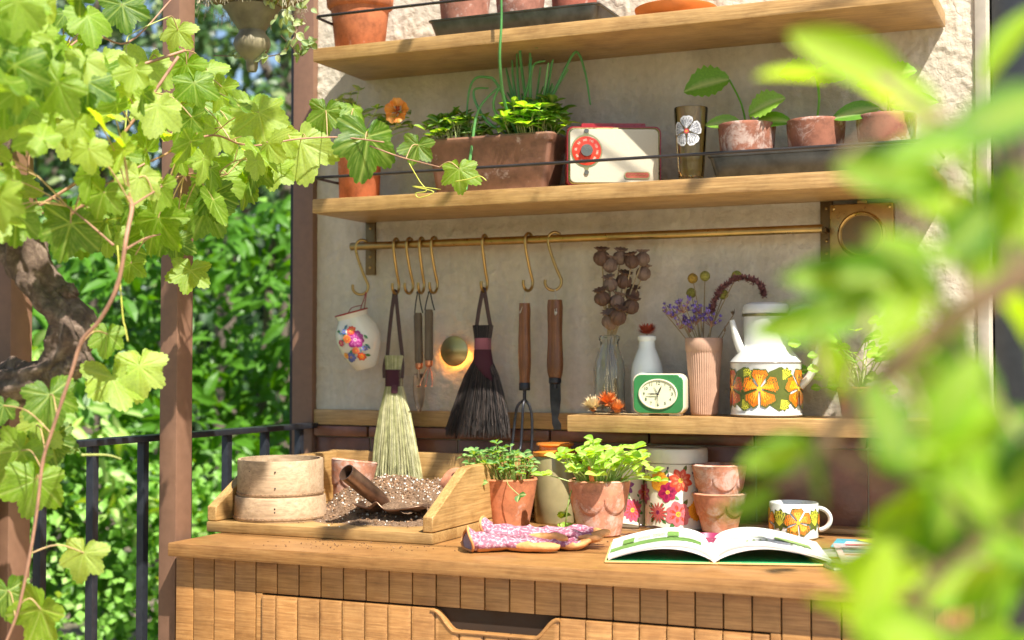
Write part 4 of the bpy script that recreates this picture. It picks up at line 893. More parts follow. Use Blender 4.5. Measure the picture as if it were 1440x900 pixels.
def jr(z):
    P = [(-.064, .026), (-.05, .034), (-.018, .047), (.004, .0505), (.026, .047), (.044, .036)]
    for i in range(5):
        if z < P[i+1][0]: t = max(0, (z-P[i][0])/(P[i+1][0]-P[i][0])); return P[i][1]+(P[i+1][1]-P[i][1])*t+.0012*math.sin(math.pi*t)
    return .036
po = printed(jg, sh, cyl(jr), off=.0004)
cd = empty("red_cord", (-1.56, -.06, .155), 0, "thin red cord carrying the painted jug on its hook", "cord")
RC = plain("red_cord", (.30, .03, .02), .5)
m = MB(); m.tube(smooth_path([(.008, .0, .004), (.006, -.004, -.012), (.002, -.01, -.03), (.0, -.012, -.048)], 4), .0011, 6); m.tube(smooth_path([(.004, -.008, -.026), (-.02, -.014, -.032), (-.034, -.01, -.048)], 4), .0011, 6); m.tube(smooth_path([(.01, 0, .003), (.009, -.004, -.018), (.006, -.006, -.048)], 4), .0011, 6); m.build("cord_strands", RC, cd)
# straw whisk
def bundle(o, name, top_w, neck_w, bot_w, z0, zn0, zn1, z1, thick, n, mat, seed, r=.0009, ragged=.012, skew=0, wob=.003):
    rg = random.Random(seed); m = MB()
    for i in range(n):
        u = rg.uniform(-1, 1); v = rg.uniform(-1, 1)*math.sqrt(max(0, 1-u*u*.85)); zb = z1-rg.uniform(0, ragged)
        P = [(u*top_w/2, v*thick*.5, z0-rg.uniform(0, .002)), (u*neck_w/2, v*thick*.5, zn0), (u*neck_w/2*1.02, v*thick*.5, zn1)]
        for k in range(1, 5):
            t = k/4; wd = neck_w/2+(bot_w/2-neck_w/2)*(t**.72); P.append((u*wd+skew*t+rg.uniform(-wob, wob)*t, v*thick*(.5+.5*t)+rg.uniform(-wob, wob)*t, zn1+(zb-zn1)*t))
        m.tube(P, [r]*3+[r*.95, r*.8, r*.6, r*.35], 3, caps=False, mi=i % 3)
    return m.build(name, mat, o, 0)
def tints(nm, cs): return [plain(nm+"_%d" % i, c_, .75, 0.0, .25, 0.0, 70.0) for i, c_ in enumerate(cs)]
wk = empty("straw_whisk", (-1.478, -.062, .155), 0, "pale straw hand whisk with burgundy binding hanging by a brown strap", "whisk broom")
loop(wk, .002, .006, -.142, .019, .0048)
for sg in (-1, 1): MB().tube(smooth_path([(sg*.019, 0, -.14), (sg*.0235, -.003, -.165), (sg*.022, -.004, -.19)], 3), .0045, 8, flat=.28).build("strap", STRAP, wk)
ST = tints("straw", ((.42, .40, .20), (.52, .50, .29), (.34, .34, .15)))
bundle(wk, "bristles", .046, .040, .135, -.139, -.172, -.208, -.434, .018, 1000, ST, 4, .00105, .02, skew=.006)
m = MB()
for k in range(22): z = -.172-.0017*k; m.lathe([(.0205, z-.0009), (.0222, z), (.0205, z+.0009)], 28, 0, Matrix.Diagonal((1, .52, 1, 1)), close=True)
m.box((-.001, -.0118, -.224), (.014, .0, -.205), 0, None, .001); m.build("binding", plain("burgundy_cord", (.085, .022, .035), .75), wk)
# black brush
bb = empty("black_bristle_brush", (-1.258, -.066, .155), 0, "fan shaped black bristle brush with pink and burgundy binding", "brush")
loop(bb, .002, .006, -.085, .018, .0048)
BLK = tints("black_bristle", ((.012, .01, .01), (.04, .032, .028), (.09, .065, .055)))
bundle(bb, "bristles", .047, .036, .156, -.074, -.11, -.145, -.300, .016, 1000, BLK, 6, .00075, .02, skew=-.012, wob=.004)
m = MB()
for k in range(14): z = -.103-.0018*k; m.lathe([(.0185, z-.0009), (.0203, z), (.0185, z+.0009)], 28, 0, Matrix.Diagonal((1, .5, 1, 1)), close=True)
m.build("pink_binding", plain("pink_cord", (.36, .13, .16), .75), bb)
m = MB()
for k in range(38):
    z = -.129-.0018*k; t = k/38; wl = .0205+.008*t; cx_ = .004*t
    if k > 16: wl *= 1-.9*((k-16)/24)**1.0; cx_ += (.0285-wl)*.95*(k-16)/24+.004*(k-16)/22
    m.lathe([(wl-.001, z-.0009), (wl+.0008, z), (wl-.001, z+.0009)], 28, 0, Matrix.Translation((cx_, -.0005, 0)) @ Matrix.Diagonal((1, .0105/wl*1.0 if wl > .0105 else 1, 1, 1)), close=True)
m.build("burgundy_binding", plain("burgundy_cord", (.085, .022, .035), .75), bb)
# little trowel and rake
ASH = wood("weathered_ash", (.07, .048, .028), (.14, .10, .06), (.20, .15, .09), 2, .7, 2.0)
CU = plain("copper", (.60, .26, .15), .3, 1.0, .25, .05, 50.0); CUD = plain("tarnished_copper", (.30, .20, .13), .45, .8, .45, .2, 30.0)
def handle(o, z0, z1, r, mat, bul=.12, tilt=0):
    n_ = 14; P = [(0, 0, z0+(z1-z0)*k/n_) for k in range(n_+1)]; m = MB(); m.tube(P, [r*(.8 if k in (0, n_) else 1-bul*math.sin(math.pi*k/n_*1.0)*(.5)) for k in range(n_+1)], 18); return m.build("handle", mat, o)
tw = empty("small_trowel", (-1.4215, -.058, .155), 0, "little trowel with worn wooden handle and tarnished blade", "trowel", rot=(0, R(-1.5), 0))
loop(tw, .002, .003, -.046, .01, .0016, mat=plain("black_cord", (.02, .015, .015), .8)); handle(tw, -.045, -.158, .0098, ASH)
MB().lathe([(.006, -.17), (.0085, -.166), (.0085, -.157), (.006, -.155)], 20).build("ferrule", CU, tw)
m = MB(); m.tube([(0, 0, -.165), (0, -.004, -.18), (0, -.001, -.19)], [.003, .003, .005], 10)
def blade(u, v): z = -.18-.085*u; wd = .0145*(math.sin(math.pi*min(1, .22+u*.78))**.6 if u < .98 else .1); x = (v-.5)*2*wd; return (x, .006*(1-(v-.5)**2*4)-.004, z)
m.grid(blade, 14, 8); ob = m.build("blade", CUD, tw); md = ob.modifiers.new("solid", 'SOLIDIFY'); md.thickness = .0014
rk = empty("small_copper_rake", (-1.393, -.058, .155), 0, "little copper hand rake with worn wooden handle", "hand rake")
loop(rk, .002, .003, -.04, .012, .0016, mat=plain("black_cord", (.02, .015, .015), .8)); handle(rk, -.038, -.152, .0098, ASH)
MB().lathe([(.006, -.165), (.0085, -.161), (.0085, -.151), (.006, -.149)], 20).build("ferrule", CU, rk)
for k, dx_ in enumerate((-.016, 0, .016)):
    MB().tube(smooth_path([(0, 0, -.16), (dx_*.5, -.004, -.178), (dx_*.9, -.012, -.2), (dx_, -.016, -.208), (dx_*1.1+.004, -.03, -.207)], 4), .0016, 8).build("tine", CU, rk)
# cultivator
CHN = wood("chestnut_handle", (.07, .022, .008), (.17, .06, .018), (.30, .12, .035), 2, .4, 1.6)
IRN = plain("forged_iron", (.035, .035, .04), .42, .7, .4, .4, 60.0)
cu = empty("three_pronged_cultivator", (-1.161, -.062, .155), 0, "iron hand cultivator with dark wooden handle hanging by a white string", "cultivator")
m = MB(); m.tube([(0, 0, -.028+(-.172)*k/12) for k in range(13)], [.0115, .0128, .0128, .0125, .0128, .0132, .0135, .0138, .0136, .0138, .0128, .0118, .0115], 14, fn=lambda t, q: 1+.03*math.sin(3*q+t*9)); m.build("handle", CHN, cu)
MB().lathe([(.0115, -.215), (.0122, -.213), (.0122, -.199), (.0115, -.198)], 20).build("ferrule", IRN, cu)
m = MB(); m.tube([(0, 0, -.21), (0, 0, -.24)], .0038, 10); m.build("shank", IRN, cu)
for dx_, dy in ((-.024, -.004), (0, -.012), (.02, .0)):
    MB().tube(smooth_path([(dx_*.1, 0, -.236), (dx_*.6, dy*.5-.002, -.248), (dx_*.85, dy, -.275), (dx_, dy-.008, -.33), (dx_*1.1, dy-.02, -.345)], 5), .003, 8).build("prong", IRN, cu)
WS = plain("white_string", (.5, .46, .38), .8)
m = MB(); m.tube(smooth_path([(0, 0, .003), (-.001, -.003, -.02), (-.006, -.0115, -.045), (-.004, -.014, -.048), (.003, -.008, -.02), (.001, 0, .003)], 4), .0007, 5); m.build("string", WS, cu)
kn = empty("wooden_handled_knife", (-1.090, -.064, .155), 0, "old garden knife with thick brown wooden handle and dark blade", "knife")
m = MB(); m.tube([(0, 0, -.022+(-.168)*k/12) for k in range(13)], [.0155, .0172, .017, .0165, .016, .0158, .016, .0165, .0172, .018, .0182, .017, .0135], 20, flat=.8); m.build("handle", CHN, kn)
m = MB(); m.lathe([(.0115, -.2), (.0135, -.198), (.0135, -.188), (.012, -.187)], 20); m.tube([(0, 0, -.196), (0, 0, -.21)], .006, 10); m.build("ferrule", IRN, kn)
m = MB(); P = [(-.012, -.198), (.012, -.2), (.0125, -.235), (.009, -.262), (.006, -.275), (.013, -.285), (.013, -.297), (-.002, -.298), (-.006, -.285), (-.007, -.27), (-.0105, -.24)]
m.add([(x, y, z) for y in (-.0018, .0018) for x, z in P], [tuple(range(11)), tuple(21-i for i in range(11))]+[(i, i+11, (i+1) % 11+11, (i+1) % 11) for i in range(11)]); fixn(m.build("blade", IRN, kn, 20))
m = MB(); m.tube(smooth_path([(0, 0, .003), (.004, -.004, -.02), (.0095, -.015, -.05), (.006, -.0165, -.052), (.002, -.004, -.02), (0, 0, .003)], 4), .0007, 5); m.ball((.008, -.0145, -.05), .003, 8, 6); m.build("string", WS, kn)
# ---------------------------------------------------------------- potting tray
ptr = empty("potting_tray", (-1.40, -.28, T+.0005), 0, "wooden potting tray with sloping sides holding sieves and soil", "tray")
PO = Vector((-1.40, -.28, T))
def tp_(mb, name, mat=None): o = mb.build(name, mat or M_shelf(0), ptr, 40); o.location = -PO; return o
tp_(MB().box((-1.652, -.517, T), (-1.152, -.03, T+.0205), 0, None, .0035), "base")
for x0 in (-1.6515, -1.1735):
    m = MB(); P = [(-.5145, T+.0215), (-.5145, T+.05), (-.505, T+.054), (-.37, T+.128), (-.345, T+.132), (-.05, T+.132), (-.05, T+.0215)]
    n_ = len(P); m.add([(x, y, z) for x in (x0, x0+.021) for y, z in P], [tuple(range(n_)), tuple(2*n_-1-i for i in range(n_))]+[(i, i+n_, (i+1) % n_+n_, (i+1) % n_) for i in range(n_)])
    ob = fixn(tp_(m, "side_board", M_shelf(1))); b_ = ob.modifiers.new("bevel", 'BEVEL'); b_.width = .002; b_.segments = 2
tp_(MB().box((-1.6515, -.0495, T+.0215), (-1.1525, -.0305, T+.134), 0, None, .002), "back_board")
# sieves
SV = wood("pale_bentwood", (.32, .21, .12), (.44, .31, .19), (.54, .40, .27), 0, .7, .6)
def sieve(z, r0, r1, h, label, tlt=0):
    o = empty("wooden_sieve", (-1.548, -.412, z), 0, label, "sieve", "round bentwood sieves in the tray", rot=(R(tlt), 0, R(20)))
    m = MB(); wob = lambda q, i, r, z_: .0012*math.sin(2*q+1)+.0006*math.sin(5*q)
    m.lathe([(r0-.006, .0), (r0, .0), (r0+.0005, .002), (r1, h-.002), (r1-.001, h), (r1-.006, h), (r0-.006, .0)], 72, fn=wob, close=True); m.build("hoop", SV, o)
    m = MB(); m.lathe([(r0-.004, .004), (r0+.0022, .0042), (r0+.0022, .0072), (r0-.004, .0075)], 72, fn=wob, close=True); m.build("binding_cord", plain("sieve_cord", (.28, .17, .09), .8, 0.0, .5, .8, 300.0), o)
    m = MB()
    for k in range(-24, 25):
        a = k*.0036; L = math.sqrt(max(0, (r0-.004)**2-a*a)); m.tube([(a, -L, .004), (a, L, .004)], .0005, 4); m.tube([(-L, a, .005), (L, a, .005)], .0005, 4)
    tag(m.build("mesh_wires", plain("wire", (.3, .3, .3), .4, .8), o), kind='stuff')
    for a_ in (-84, -122):
        for zz in (.02, h-.02): a = R(a_); MB().ball(((r1-.0004)*math.cos(a), (r1-.0004)*math.sin(a), zz), .0017, 8, 6).build("nail", IRN, o)
    return o
sieve(T+.0215, .0915, .089, .047, "lower of two stacked round bentwood sieves")
sieve(T+.0215+.048, .0845, .0845, .072, "upper of two stacked round bentwood sieves", 1)
# pots in the tray
o = pot("terracotta_pot", (-1.497, -.225, T+.028), .047, .034, .1, "scalloped chalky terracotta pot half sunk in soil behind the sieves", chalk=.55, scallop=6, col=TCP, soil=False)
o.rotation_euler = (R(-4), R(6), .4)
o = pot("terracotta_pot", (-1.268, -.195, T+.082), .047, .036, .07, "smooth terracotta pot lying on its side behind the tray side board", chalk=.1, col=(.5, .2, .11), soil=False, rot=(0, R(102), R(-25)))
# soil heap
def heap(x, y):
    d = math.hypot((x+1.34)/.17, (y+.22)/.17); h = .062*math.exp(-d*d*1.1)+.03*math.exp(-((x+1.44)**2/.006+(y+.3)**2/.006))+.012*math.exp(-((x+1.24)**2/.004+(y+.18)**2/.01))
    e = max(0, min(1, 1.7-math.hypot((x+1.35)/.145, (y+.235)/.145)))
    return (h+.016*noise.noise(Vector((x*22, y*22, 0)))+.007*noise.noise(Vector((x*80, y*80, 2)))+.0035*noise.noise(Vector((x*220, y*220, 2)))+.004)*e-.0015
m = MB(); m.grid(lambda u, v: (lambda x, y: (x, y, T+.0205+heap(x, y)))(-1.625+.445*u, -.49+.425*v), 200, 190)
so = tag(m.build("potting_soil", soilm("potting_soil"), None, 180), "heap of brown potting soil with white perlite in the tray", "soil", kind='stuff')
m = MB(); rg = random.Random(77)
for k in range(3400):
    x, y = rg.gauss(-1.36, .085), rg.gauss(-.26, .085)
    if not (-1.62 < x < -1.18 and -.5 < y < -.07): continue
    h = heap(x, y); 
    if h < 0 and rg.random() < .6: continue
    r_ = rg.choice((.0012, .0016, .002, .0026)) if k % 2 else rg.uniform(.0014, .0036); T_ = Matrix.Translation((x, y, T+.021+max(h, 0)+r_*.3)) @ Euler((rg.uniform(0, 3), rg.uniform(0, 3), 0)).to_matrix().to_4x4() @ Matrix.Diagonal((1, rg.uniform(.5, 1), rg.uniform(.4, .9), 1))
    pt_ = [(0, 0, r_), (r_, 0, 0), (0, r_, 0), (-r_, 0, 0), (0, -r_, 0), (0, 0, -r_)]
    m.add(pt_, [(0, 1, 2), (0, 2, 3), (0, 3, 4), (0, 4, 1), (5, 2, 1), (5, 3, 2), (5, 4, 3), (5, 1, 4)], 0 if rg.random() < .17 else (1 if rg.random() < .45 else 2), T_)
for k in range(260):
    x, y = rg.choice(((-1.14, -.3), (-.95, -.34), (-1.2, -.56), (-.75, -.2), (-1.35, -.6))); x += rg.gauss(0, .07); y += rg.gauss(0, .035); r_ = rg.uniform(.0006, .0016)
    if y < -.66 or (x < -1.14 and y > -.53): continue
    m.add([(0, 0, r_), (r_*1.4, 0, 0), (0, r_, 0), (-r_, 0, 0), (0, -r_*1.3, 0), (0, 0, -r_)], [(0, 1, 2), (0, 2, 3), (0, 3, 4), (0, 4, 1), (5, 2, 1), (5, 3, 2), (5, 4, 3), (5, 1, 4)], 1 if rg.random() < .8 else 2, Matrix.Translation((x, y, T+r_*.7)) @ Matrix.Rotation(rg.uniform(0, 6), 4, 'Z'))
cr = m.build("soil_crumbs", [plain("perlite", (.72, .69, .62), .8), plain("bark_crumb", (.16, .085, .04), .95, 0.0, .4), plain("peat_crumb", (.34, .2, .11), .95, 0.0, .4)], None, 0); tag(cr, "white perlite and bark crumbs over the soil in the tray", "crumbs", kind='stuff')
# copper scoop
sp_ = empty("copper_soil_scoop", (-1.325, -.37, T+.03), 0, "tarnished copper scoop with hollow tube handle lying in the soil", "scoop", rot=(0, 0, R(0)))
m = MB()
A = Vector((-.034, -.105, .094)); B = Vector((.0, -.012, .026))
d = (B-A).normalized(); u_ = d.orthogonal().normalized(); w2 = d.cross(u_)
vs = []; n_ = 28
prof_ = [(0, .0155), (0, .0172), (.1, .0172), (.5, .0172), (.85, .0155), (1, .012), (1, .010), (.6, .0155), (0, .0155)]
for t, r_ in prof_:
    for j in range(n_): q = 2*math.pi*j/n_; vs.append(A.lerp(B, t)+(u_*math.cos(q)+w2*math.sin(q))*r_)
m.add(vs, [(i*n_+j, i*n_+(j+1) % n_, (i+1)*n_+(j+1) % n_, (i+1)*n_+j) for i in range(len(prof_)-1) for j in range(n_)])
COP = plain("brown_copper", (.26, .155, .105), .38, .85, .4, .2, 26.0)
m.build("tube_handle", COP, sp_)
m = MB()
def bowl(u, v):      # a wide shovel blade, its back lip split by a cleft at the handle
    a = (u-.5)*2; b = v; x = .078*a; wd = math.sqrt(max(0, 1-a*a*.9)); y = -.048+.085*b*(1.0)
    y = -.05*(wd**.8)+.10*b*wd; cleft = .012*math.exp(-((a+.12)/.16)**2)*(1-b)
    z = .006+.017*(abs(a)**2.2)+.014*(2*b-1)**2*wd-.0+cleft*1.2
    return (x+.01, y+.0, z)
m.grid(bowl, 40, 14); ob = m.build("blade", COP, sp_, 60); md = ob.modifiers.new("solid", 'SOLIDIFY'); md.thickness = .0022
m = MB(); m.grid(lambda u, v: (lambda a, b: (.01+.064*a, -.004+.06*b, .012+.016*max(0, 1-a*a-b*b)+.006*noise.noise(Vector((a*4, b*4, 3)))+.003*noise.noise(Vector((a*14, b*14, 3)))))((u-.5)*2*.95, (v-.5)*1.3), 60, 40)
tag(m.build("scooped_soil", soilm("potting_soil"), sp_, 180), kind='stuff')
# ---------------------------------------------------------------- gloves
KN = knit("pink_knit"); LE = plain("orange_leather", (.62, .27, .09), .7, 0.0, .15, .4, 120.0)
def glove(x, y, z, rz, label, seed, squash=1.0):
    o = empty("gardening_glove", (x, y, z), 0, label, "glove", "pair of patterned gardening gloves", rot=(0, 0, R(rz)))
    rg = random.Random(seed); m = MB(); z0 = .013
    secs = [(.012, .036, .018), (.035, .035, .017), (.06, .033, .0135), (.09, .034, .012), (.115, .039, .012), (.14, .041, .0115), (.16, .039, .010), (.17, .03, .008)]
    m.tube([(a, 0, z0) for a, _, _ in secs], [c_ for _, _, c_ in secs], 24, flat=1.0)
    k0 = 0
    for i, (a, b, c_) in enumerate(secs):
        for j in range(24): vx, vy, vz = m.v[i*24+j]; m.v[i*24+j] = (vx, vy/c_*b if c_ else vy, vz)
    fing = [(-.029, .070, -.16), (-.0098, .085, -.05), (.0098, .082, .03), (.0285, .064, .15)]
    for k_, (fy, fl_, an) in enumerate(fing):
        an += rg.uniform(-.06, .06); pts = [(.148+fl_*t/7*math.cos(an), fy+fl_*t/7*math.sin(an)+.003*math.sin(t*.7+k_*2+seed), .0115+.004*math.sin(t*.8+k_*1.7+seed)) for t in range(8)]
        m.tube(pts, [.0082, .0080, .0078, .0076, .0078, .0078, .0070, .0035], 14, flat=1.32)
    m.tube(smooth_path([(.075, -.022, .011), (.1, -.044, .010), (.13, -.056, .0105), (.155, -.058, .010)], 3), [.010, .0098, .0095, .0093, .009, .0088, .0086, .0084, .007, .0035], 14, flat=1.3)
    tmp = m.build("tmp", KN, None, 180); a = tmp.modifiers.new("r", 'REMESH'); a.mode = 'VOXEL'; a.voxel_size = .0022; b = tmp.modifiers.new("s", 'SMOOTH'); b.iterations = 7; b.factor = .5
    dg = bpy.context.evaluated_depsgraph_get(); me = bpy.data.meshes.new_from_object(tmp.evaluated_get(dg)); bpy.data.objects.remove(tmp)
    me.materials.clear(); me.materials.append(KN); me.materials.append(LE)
    for v in me.vertices:
        p = v.co; cr_ = 1-2*abs(noise.noise(Vector((p.x*26+seed, p.y*14, p.z*9+seed)))); fl = .0032*cr_**3-.0012+.0032*noise.noise(Vector((p.x*30, p.y*44, seed)))+.0012*noise.noise(Vector((p.x*110, p.y*110, seed)))
        v.co = Vector((p.x, p.y, p.z+(fl if p.z > z0*.7 else fl*.3)))
    for v in me.vertices: v.co.z = max(.0008, v.co.z)
    for f in me.polygons:
        c_ = f.center; f.material_index = 1 if (c_.z < .0075 or c_.x > .2+.004*math.sin(c_.y*60) or (c_.y < -.042 and c_.x < .2)) else 0
    me.shade_smooth(); link("glove_body", me, o)
    nn = 40; ring = []; r2 = []
    for j in range(nn):
        q = 2*math.pi*j/nn; f = 1+.06*math.sin(3*q+seed)+.03*math.sin(5*q); ring.append(Vector((.004*math.sin(2*q), math.cos(q)*.041*f, max(.0022, .0215+math.sin(q)*.021*f)))); r2.append(Vector((.018, math.cos(q)*.0345, .0145+math.sin(q)*.0165)))
    m = MB(); m.add([tuple(p) for p in ring+r2], [(j, (j+1) % nn, nn+(j+1) % nn, nn+j) for j in range(nn)]); m.build("cuff", KN, o, 180)
    MB().tube(ring+[ring[0], ring[1]], .0024, 8, caps=False).build("cuff_binding", LE, o)
    m = MB(); inn = [Vector((p.x+.014, p.y*.66, .017+(p.z-.017)*.55)) for p in ring]; m.add([tuple(p+Vector((.0012, 0, 0))) for p in ring]+[tuple(p) for p in inn], [(j, nn+j, nn+(j+1) % nn, (j+1) % nn) for j in range(nn)]+[tuple(nn+j for j in range(nn))]); m.build("lining", plain("pale_lining", (.45, .30, .30), .9), o, 60)
    return o
glove(-1.058, -.565, T+.0008, 36, "front patterned pink glove with its cuff open towards the tray", 2)
glove(-1.062, -.49, T+.011, 22, "rear patterned pink glove lying behind and over the front one", 7)
# ---------------------------------------------------------------- open book
bk = empty("open_book", (-.611, -.556, T+.0005), 17, "open hardback book with white pages and green endpapers on the bench", "book")
BWd, BH = .195, .245
BC = plain("book_cover", (.80, .52, .20), .45, 0.0, .1); PG = plain("paper_edge", (.74, .72, .68), .8, 0.0, .05, .3, 500.0); PW = plain("page_white", (.80, .79, .76), .6, 0.0, .015)
for sg, nm in ((-1, "left"), (1, "right")):
    x1 = sg*BWd*(.93 if sg < 0 else 1); a, b = sorted((sg*.006, x1))
    MB().box((a, 0, .001+0), (b, BH, .0035), 0, None, .0008).build("cover", BC, bk)
    MB().box((a+.003, .004, .0036), (b-.003, BH-.004, .0041)).build("endpaper", plain("green_endpaper", (.02, .30, .11), .6, 0.0, .05), bk)
    Wp = abs(x1)-.008; LIFT = .034 if sg < 0 else .037; n_ = 26
    def top(t, s_=sg, L=LIFT): return .006+L*(math.sin(min(1, t*1.02)*math.pi*.98)**.55)*(1-.62*t)*1.05 if t > 0 else .006
    def bot(t, s_=sg, L=LIFT): return .0045+(L*.72*(math.sin(t*math.pi)**.8)*(1-.35*t) if 0 < t < 1 else 0)
    m = MB(); vs = []
    for i in range(n_+1):
        t = i/n_; x = sg*(.002+Wp*t); zt = max(top(t), bot(t)+.0012); zb = min(bot(t), zt-.001)
        for y in (.004, BH-.006): vs += [(x, y, zb), (x, y, zt)]
    fs = []
    for i in range(n_):
        a_, b_ = i*4, (i+1)*4; fs += [(a_, a_+1, b_+1, b_), (a_+2, b_+2, b_+3, a_+3), (a_, b_, b_+2, a_+2)]
    fs += [(n_*4, n_*4+1, n_*4+3, n_*4+2)]; m.add(vs, fs); fixn(m.build("page_block", PG, bk, 60))
    m = MB(); m.grid(lambda u, v: (sg*(.002+(Wp+.001)*u), .003+(BH-.008)*v, max(top(u), bot(u)+.0012)+.0006), 26, 2); m.build("open_page", PW, bk, 180)
    for q in range(3):
        m = MB(); dz_ = .0016+.002*q; m.grid(lambda u, v: (sg*(.002+(Wp+.0015)*u), .0025, max(top(u), bot(u)+.0012)+.0002-dz_*v*(1-u*.3)), 26, 1)
        if q == 0: m.build("loose_page_edges", plain("page_line", (.55, .53, .5), .8), bk)
    def pm(u, v, h, s_=sg, W_=Wp): t = max(0, min(1, (abs(u)-.002)/W_)); return (u, v, max(top(t, s_), bot(t, s_)+.0012)+.0014+h)
    sh = []; rg = random.Random(4+sg)
    if sg < 0:
        sh.append(((.14, .28, .06), [(-.175, .05), (-.02, .05), (-.02, .095), (-.175, .095)]))
        for k in range(16): x0 = -.168+.009*k; sh.append(stroke([(x0, .053), (x0+.006, .07), (x0+.001, .092)], .003, rg.choice(((.28, .42, .12), (.08, .18, .04), (.35, .45, .2)))))
        for k in range(6): z = .185-.011*k; sh.append(stroke([(-.16, z), (-.1, z), (-.06-.02*rg.random(), z)], .0022, (.22, .22, .22)))
        for k in range(5): x0 = -.155+.026*k; sh.append(((.35, .40, .22), [(x0, .1), (x0+.02, .1), (x0+.02, .165), (x0, .165)])) if k in (0, 3) else sh.extend(stroke([(x0, .105+.009*i), (x0+.022, .105+.009*i)], .0024, (.22, .22, .22)) for i in range(7))
        for k in range(3): z = .04-.01*k; sh.append(stroke([(-.16, z), (-.12, z), (-.05, z)], .002, (.25, .25, .25)))
    else:
        for x0, y0, L in ((.05, .03, .05), (.125, .05, .05)):
            for k in range(9): sh.append(leaf_shape(x0+L*k/9, y0+.008*k*.4+.003*(k % 2), .013, .5+(k % 2), .35, rg.choice(((.3, .36, .14), (.45, .4, .22), (.2, .3, .1)))))
        for k in range(9): z = .22-.011*k; sh.append(stroke([(.03, z), (.09, z), (.15+.02*rg.random(), z)], .0024, (.22, .22, .22)))
        for k in range(6): z = .115-.01*k; sh.append(stroke([(.03, z), (.06, z), (.09, z)], .0024, (.22, .22, .22)))
        sh.append(((.45, .42, .25), [(.105, .075), (.165, .075), (.165, .115), (.105, .115)]))
    printed(bk, sh, pm, "printed_page", .6)
MB().box((-.006, 0, .0008), (.006, BH, .003), 0, None, .0008).build("spine", BC, bk)
m = MB(); m.tube([(0, .004, .0075), (0, BH-.006, .0075)], .0042, 10, flat=1.0); m.build("spine_fold", PG, bk)
# magazines, snips, strips
MG = [plain("magazine_black", (.03, .04, .045), .25), plain("magazine_pink", (.7, .5, .5), .3, 0.0, .3), plain("magazine_blue", (.1, .4, .5), .3), plain("seed_yellow", (.6, .62, .05), .4)]
def sheet(name, label, x, y, z, w_, h_, th, rz, cov, extra=()):
    o = empty(name, (x, y, z), rz, label, "magazine" if "magazine" in label else "seed packet")
    MB().box((-w_/2, -h_/2, 0), (w_/2, h_/2, th-.0006), 0, None, .0004).build("pages", PG, o); MB().box((-w_/2-.001, -h_/2-.001, th-.0005), (w_/2+.001, h_/2+.001, th), 0, None, .0002).build("front_cover", cov, o)
    sh = []
    for (a, b, c_, d_, col) in extra: sh.append((col, [(a, b), (c_, b), (c_, d_), (a, d_)]))
    if sh: printed(o, sh, lambda u, v, h: (u, v, th+.0001+h))
    return o
sheet("magazine", "glossy black edged magazine lying under the right half of the open book", -.40, -.405, T+.0005, .17, .22, .006, 30, MG[0], ((-.07, -.1, .075, -.02, (.6, .45, .45)), (-.07, 0, .07, .09, (.65, .6, .6)), (-.06, -.015, .06, -.005, (.5, .05, .1))))
sheet("magazine", "thin pink patterned magazine fanned on top of the black edged one", -.365, -.36, T+.0068, .16, .2, .004, 14, MG[1], ((-.07, -.09, .07, -.07, (.75, .72, .7)), (-.07, -.05, .06, -.04, (.6, .1, .15)), (-.07, -.02, .07, .03, (.2, .25, .3)), (-.07, .05, .07, .06, (.75, .7, .7)), (-.06, .07, .02, .09, (.6, .15, .2))))
sheet("seed_packet", "turquoise seed packet lying behind the magazines", -.43, -.2, T+.0005, .10, .12, .002, 5, MG[2], ((-.04, -.05, .04, -.04, (.03, .05, .06)), (-.03, -.02, .03, .02, (.7, .7, .6))))
sheet("seed_packet", "lime yellow seed packet leaning over the turquoise one", -.39, -.175, T+.0028, .07, .09, .002, 40, MG[3], ((-.02, -.03, .02, .0, (.1, .3, .05)),))
sn = empty("garden_snips", (-.875, -.155, T+.0005), -12, "steel garden snips lying in front of the flower tins", "snips")
STL = plain("steel", (.45, .46, .48), .25, 1.0, .1)
m = MB(); m.tube([(0, 0, .006), (.035, .002, .007), (.075, .0, .0055)], [.003, .005, .0008], 10, flat=.5); m.build("blade", STL, sn); m = MB(); m.tube([(.002, .004, .005), (.037, -.003, .006), (.078, -.004, .0045)], [.003, .004, .0008], 10, flat=.5); m.build("blade", STL, sn)
for sg in (-1, 1): MB().tube(smooth_path([(0, 0, .006), (-.02, sg*.01, .006), (-.05, sg*.016, .006), (-.065, sg*.01, .006)], 4), .0036, 8).build("grip", ASH, sn)
MB().ball((.004, .001, .0105), .003, 8, 6).build("pivot", STL, sn)
ms = empty("orange_saucer", (-.68, -.33, T+.0005), 0, "low magenta saucer behind the spine of the open book", "saucer")
m = MB(); m.lathe([(.02, 0), (.03, 0), (.038, .018), (.0385, .02), (.0365, .02), (.028, .003), (.001, .003)], 40); m.build("saucer_body", plain("magenta_glaze", (.30, .03, .09), .3), ms); ms.name = "small_saucer"
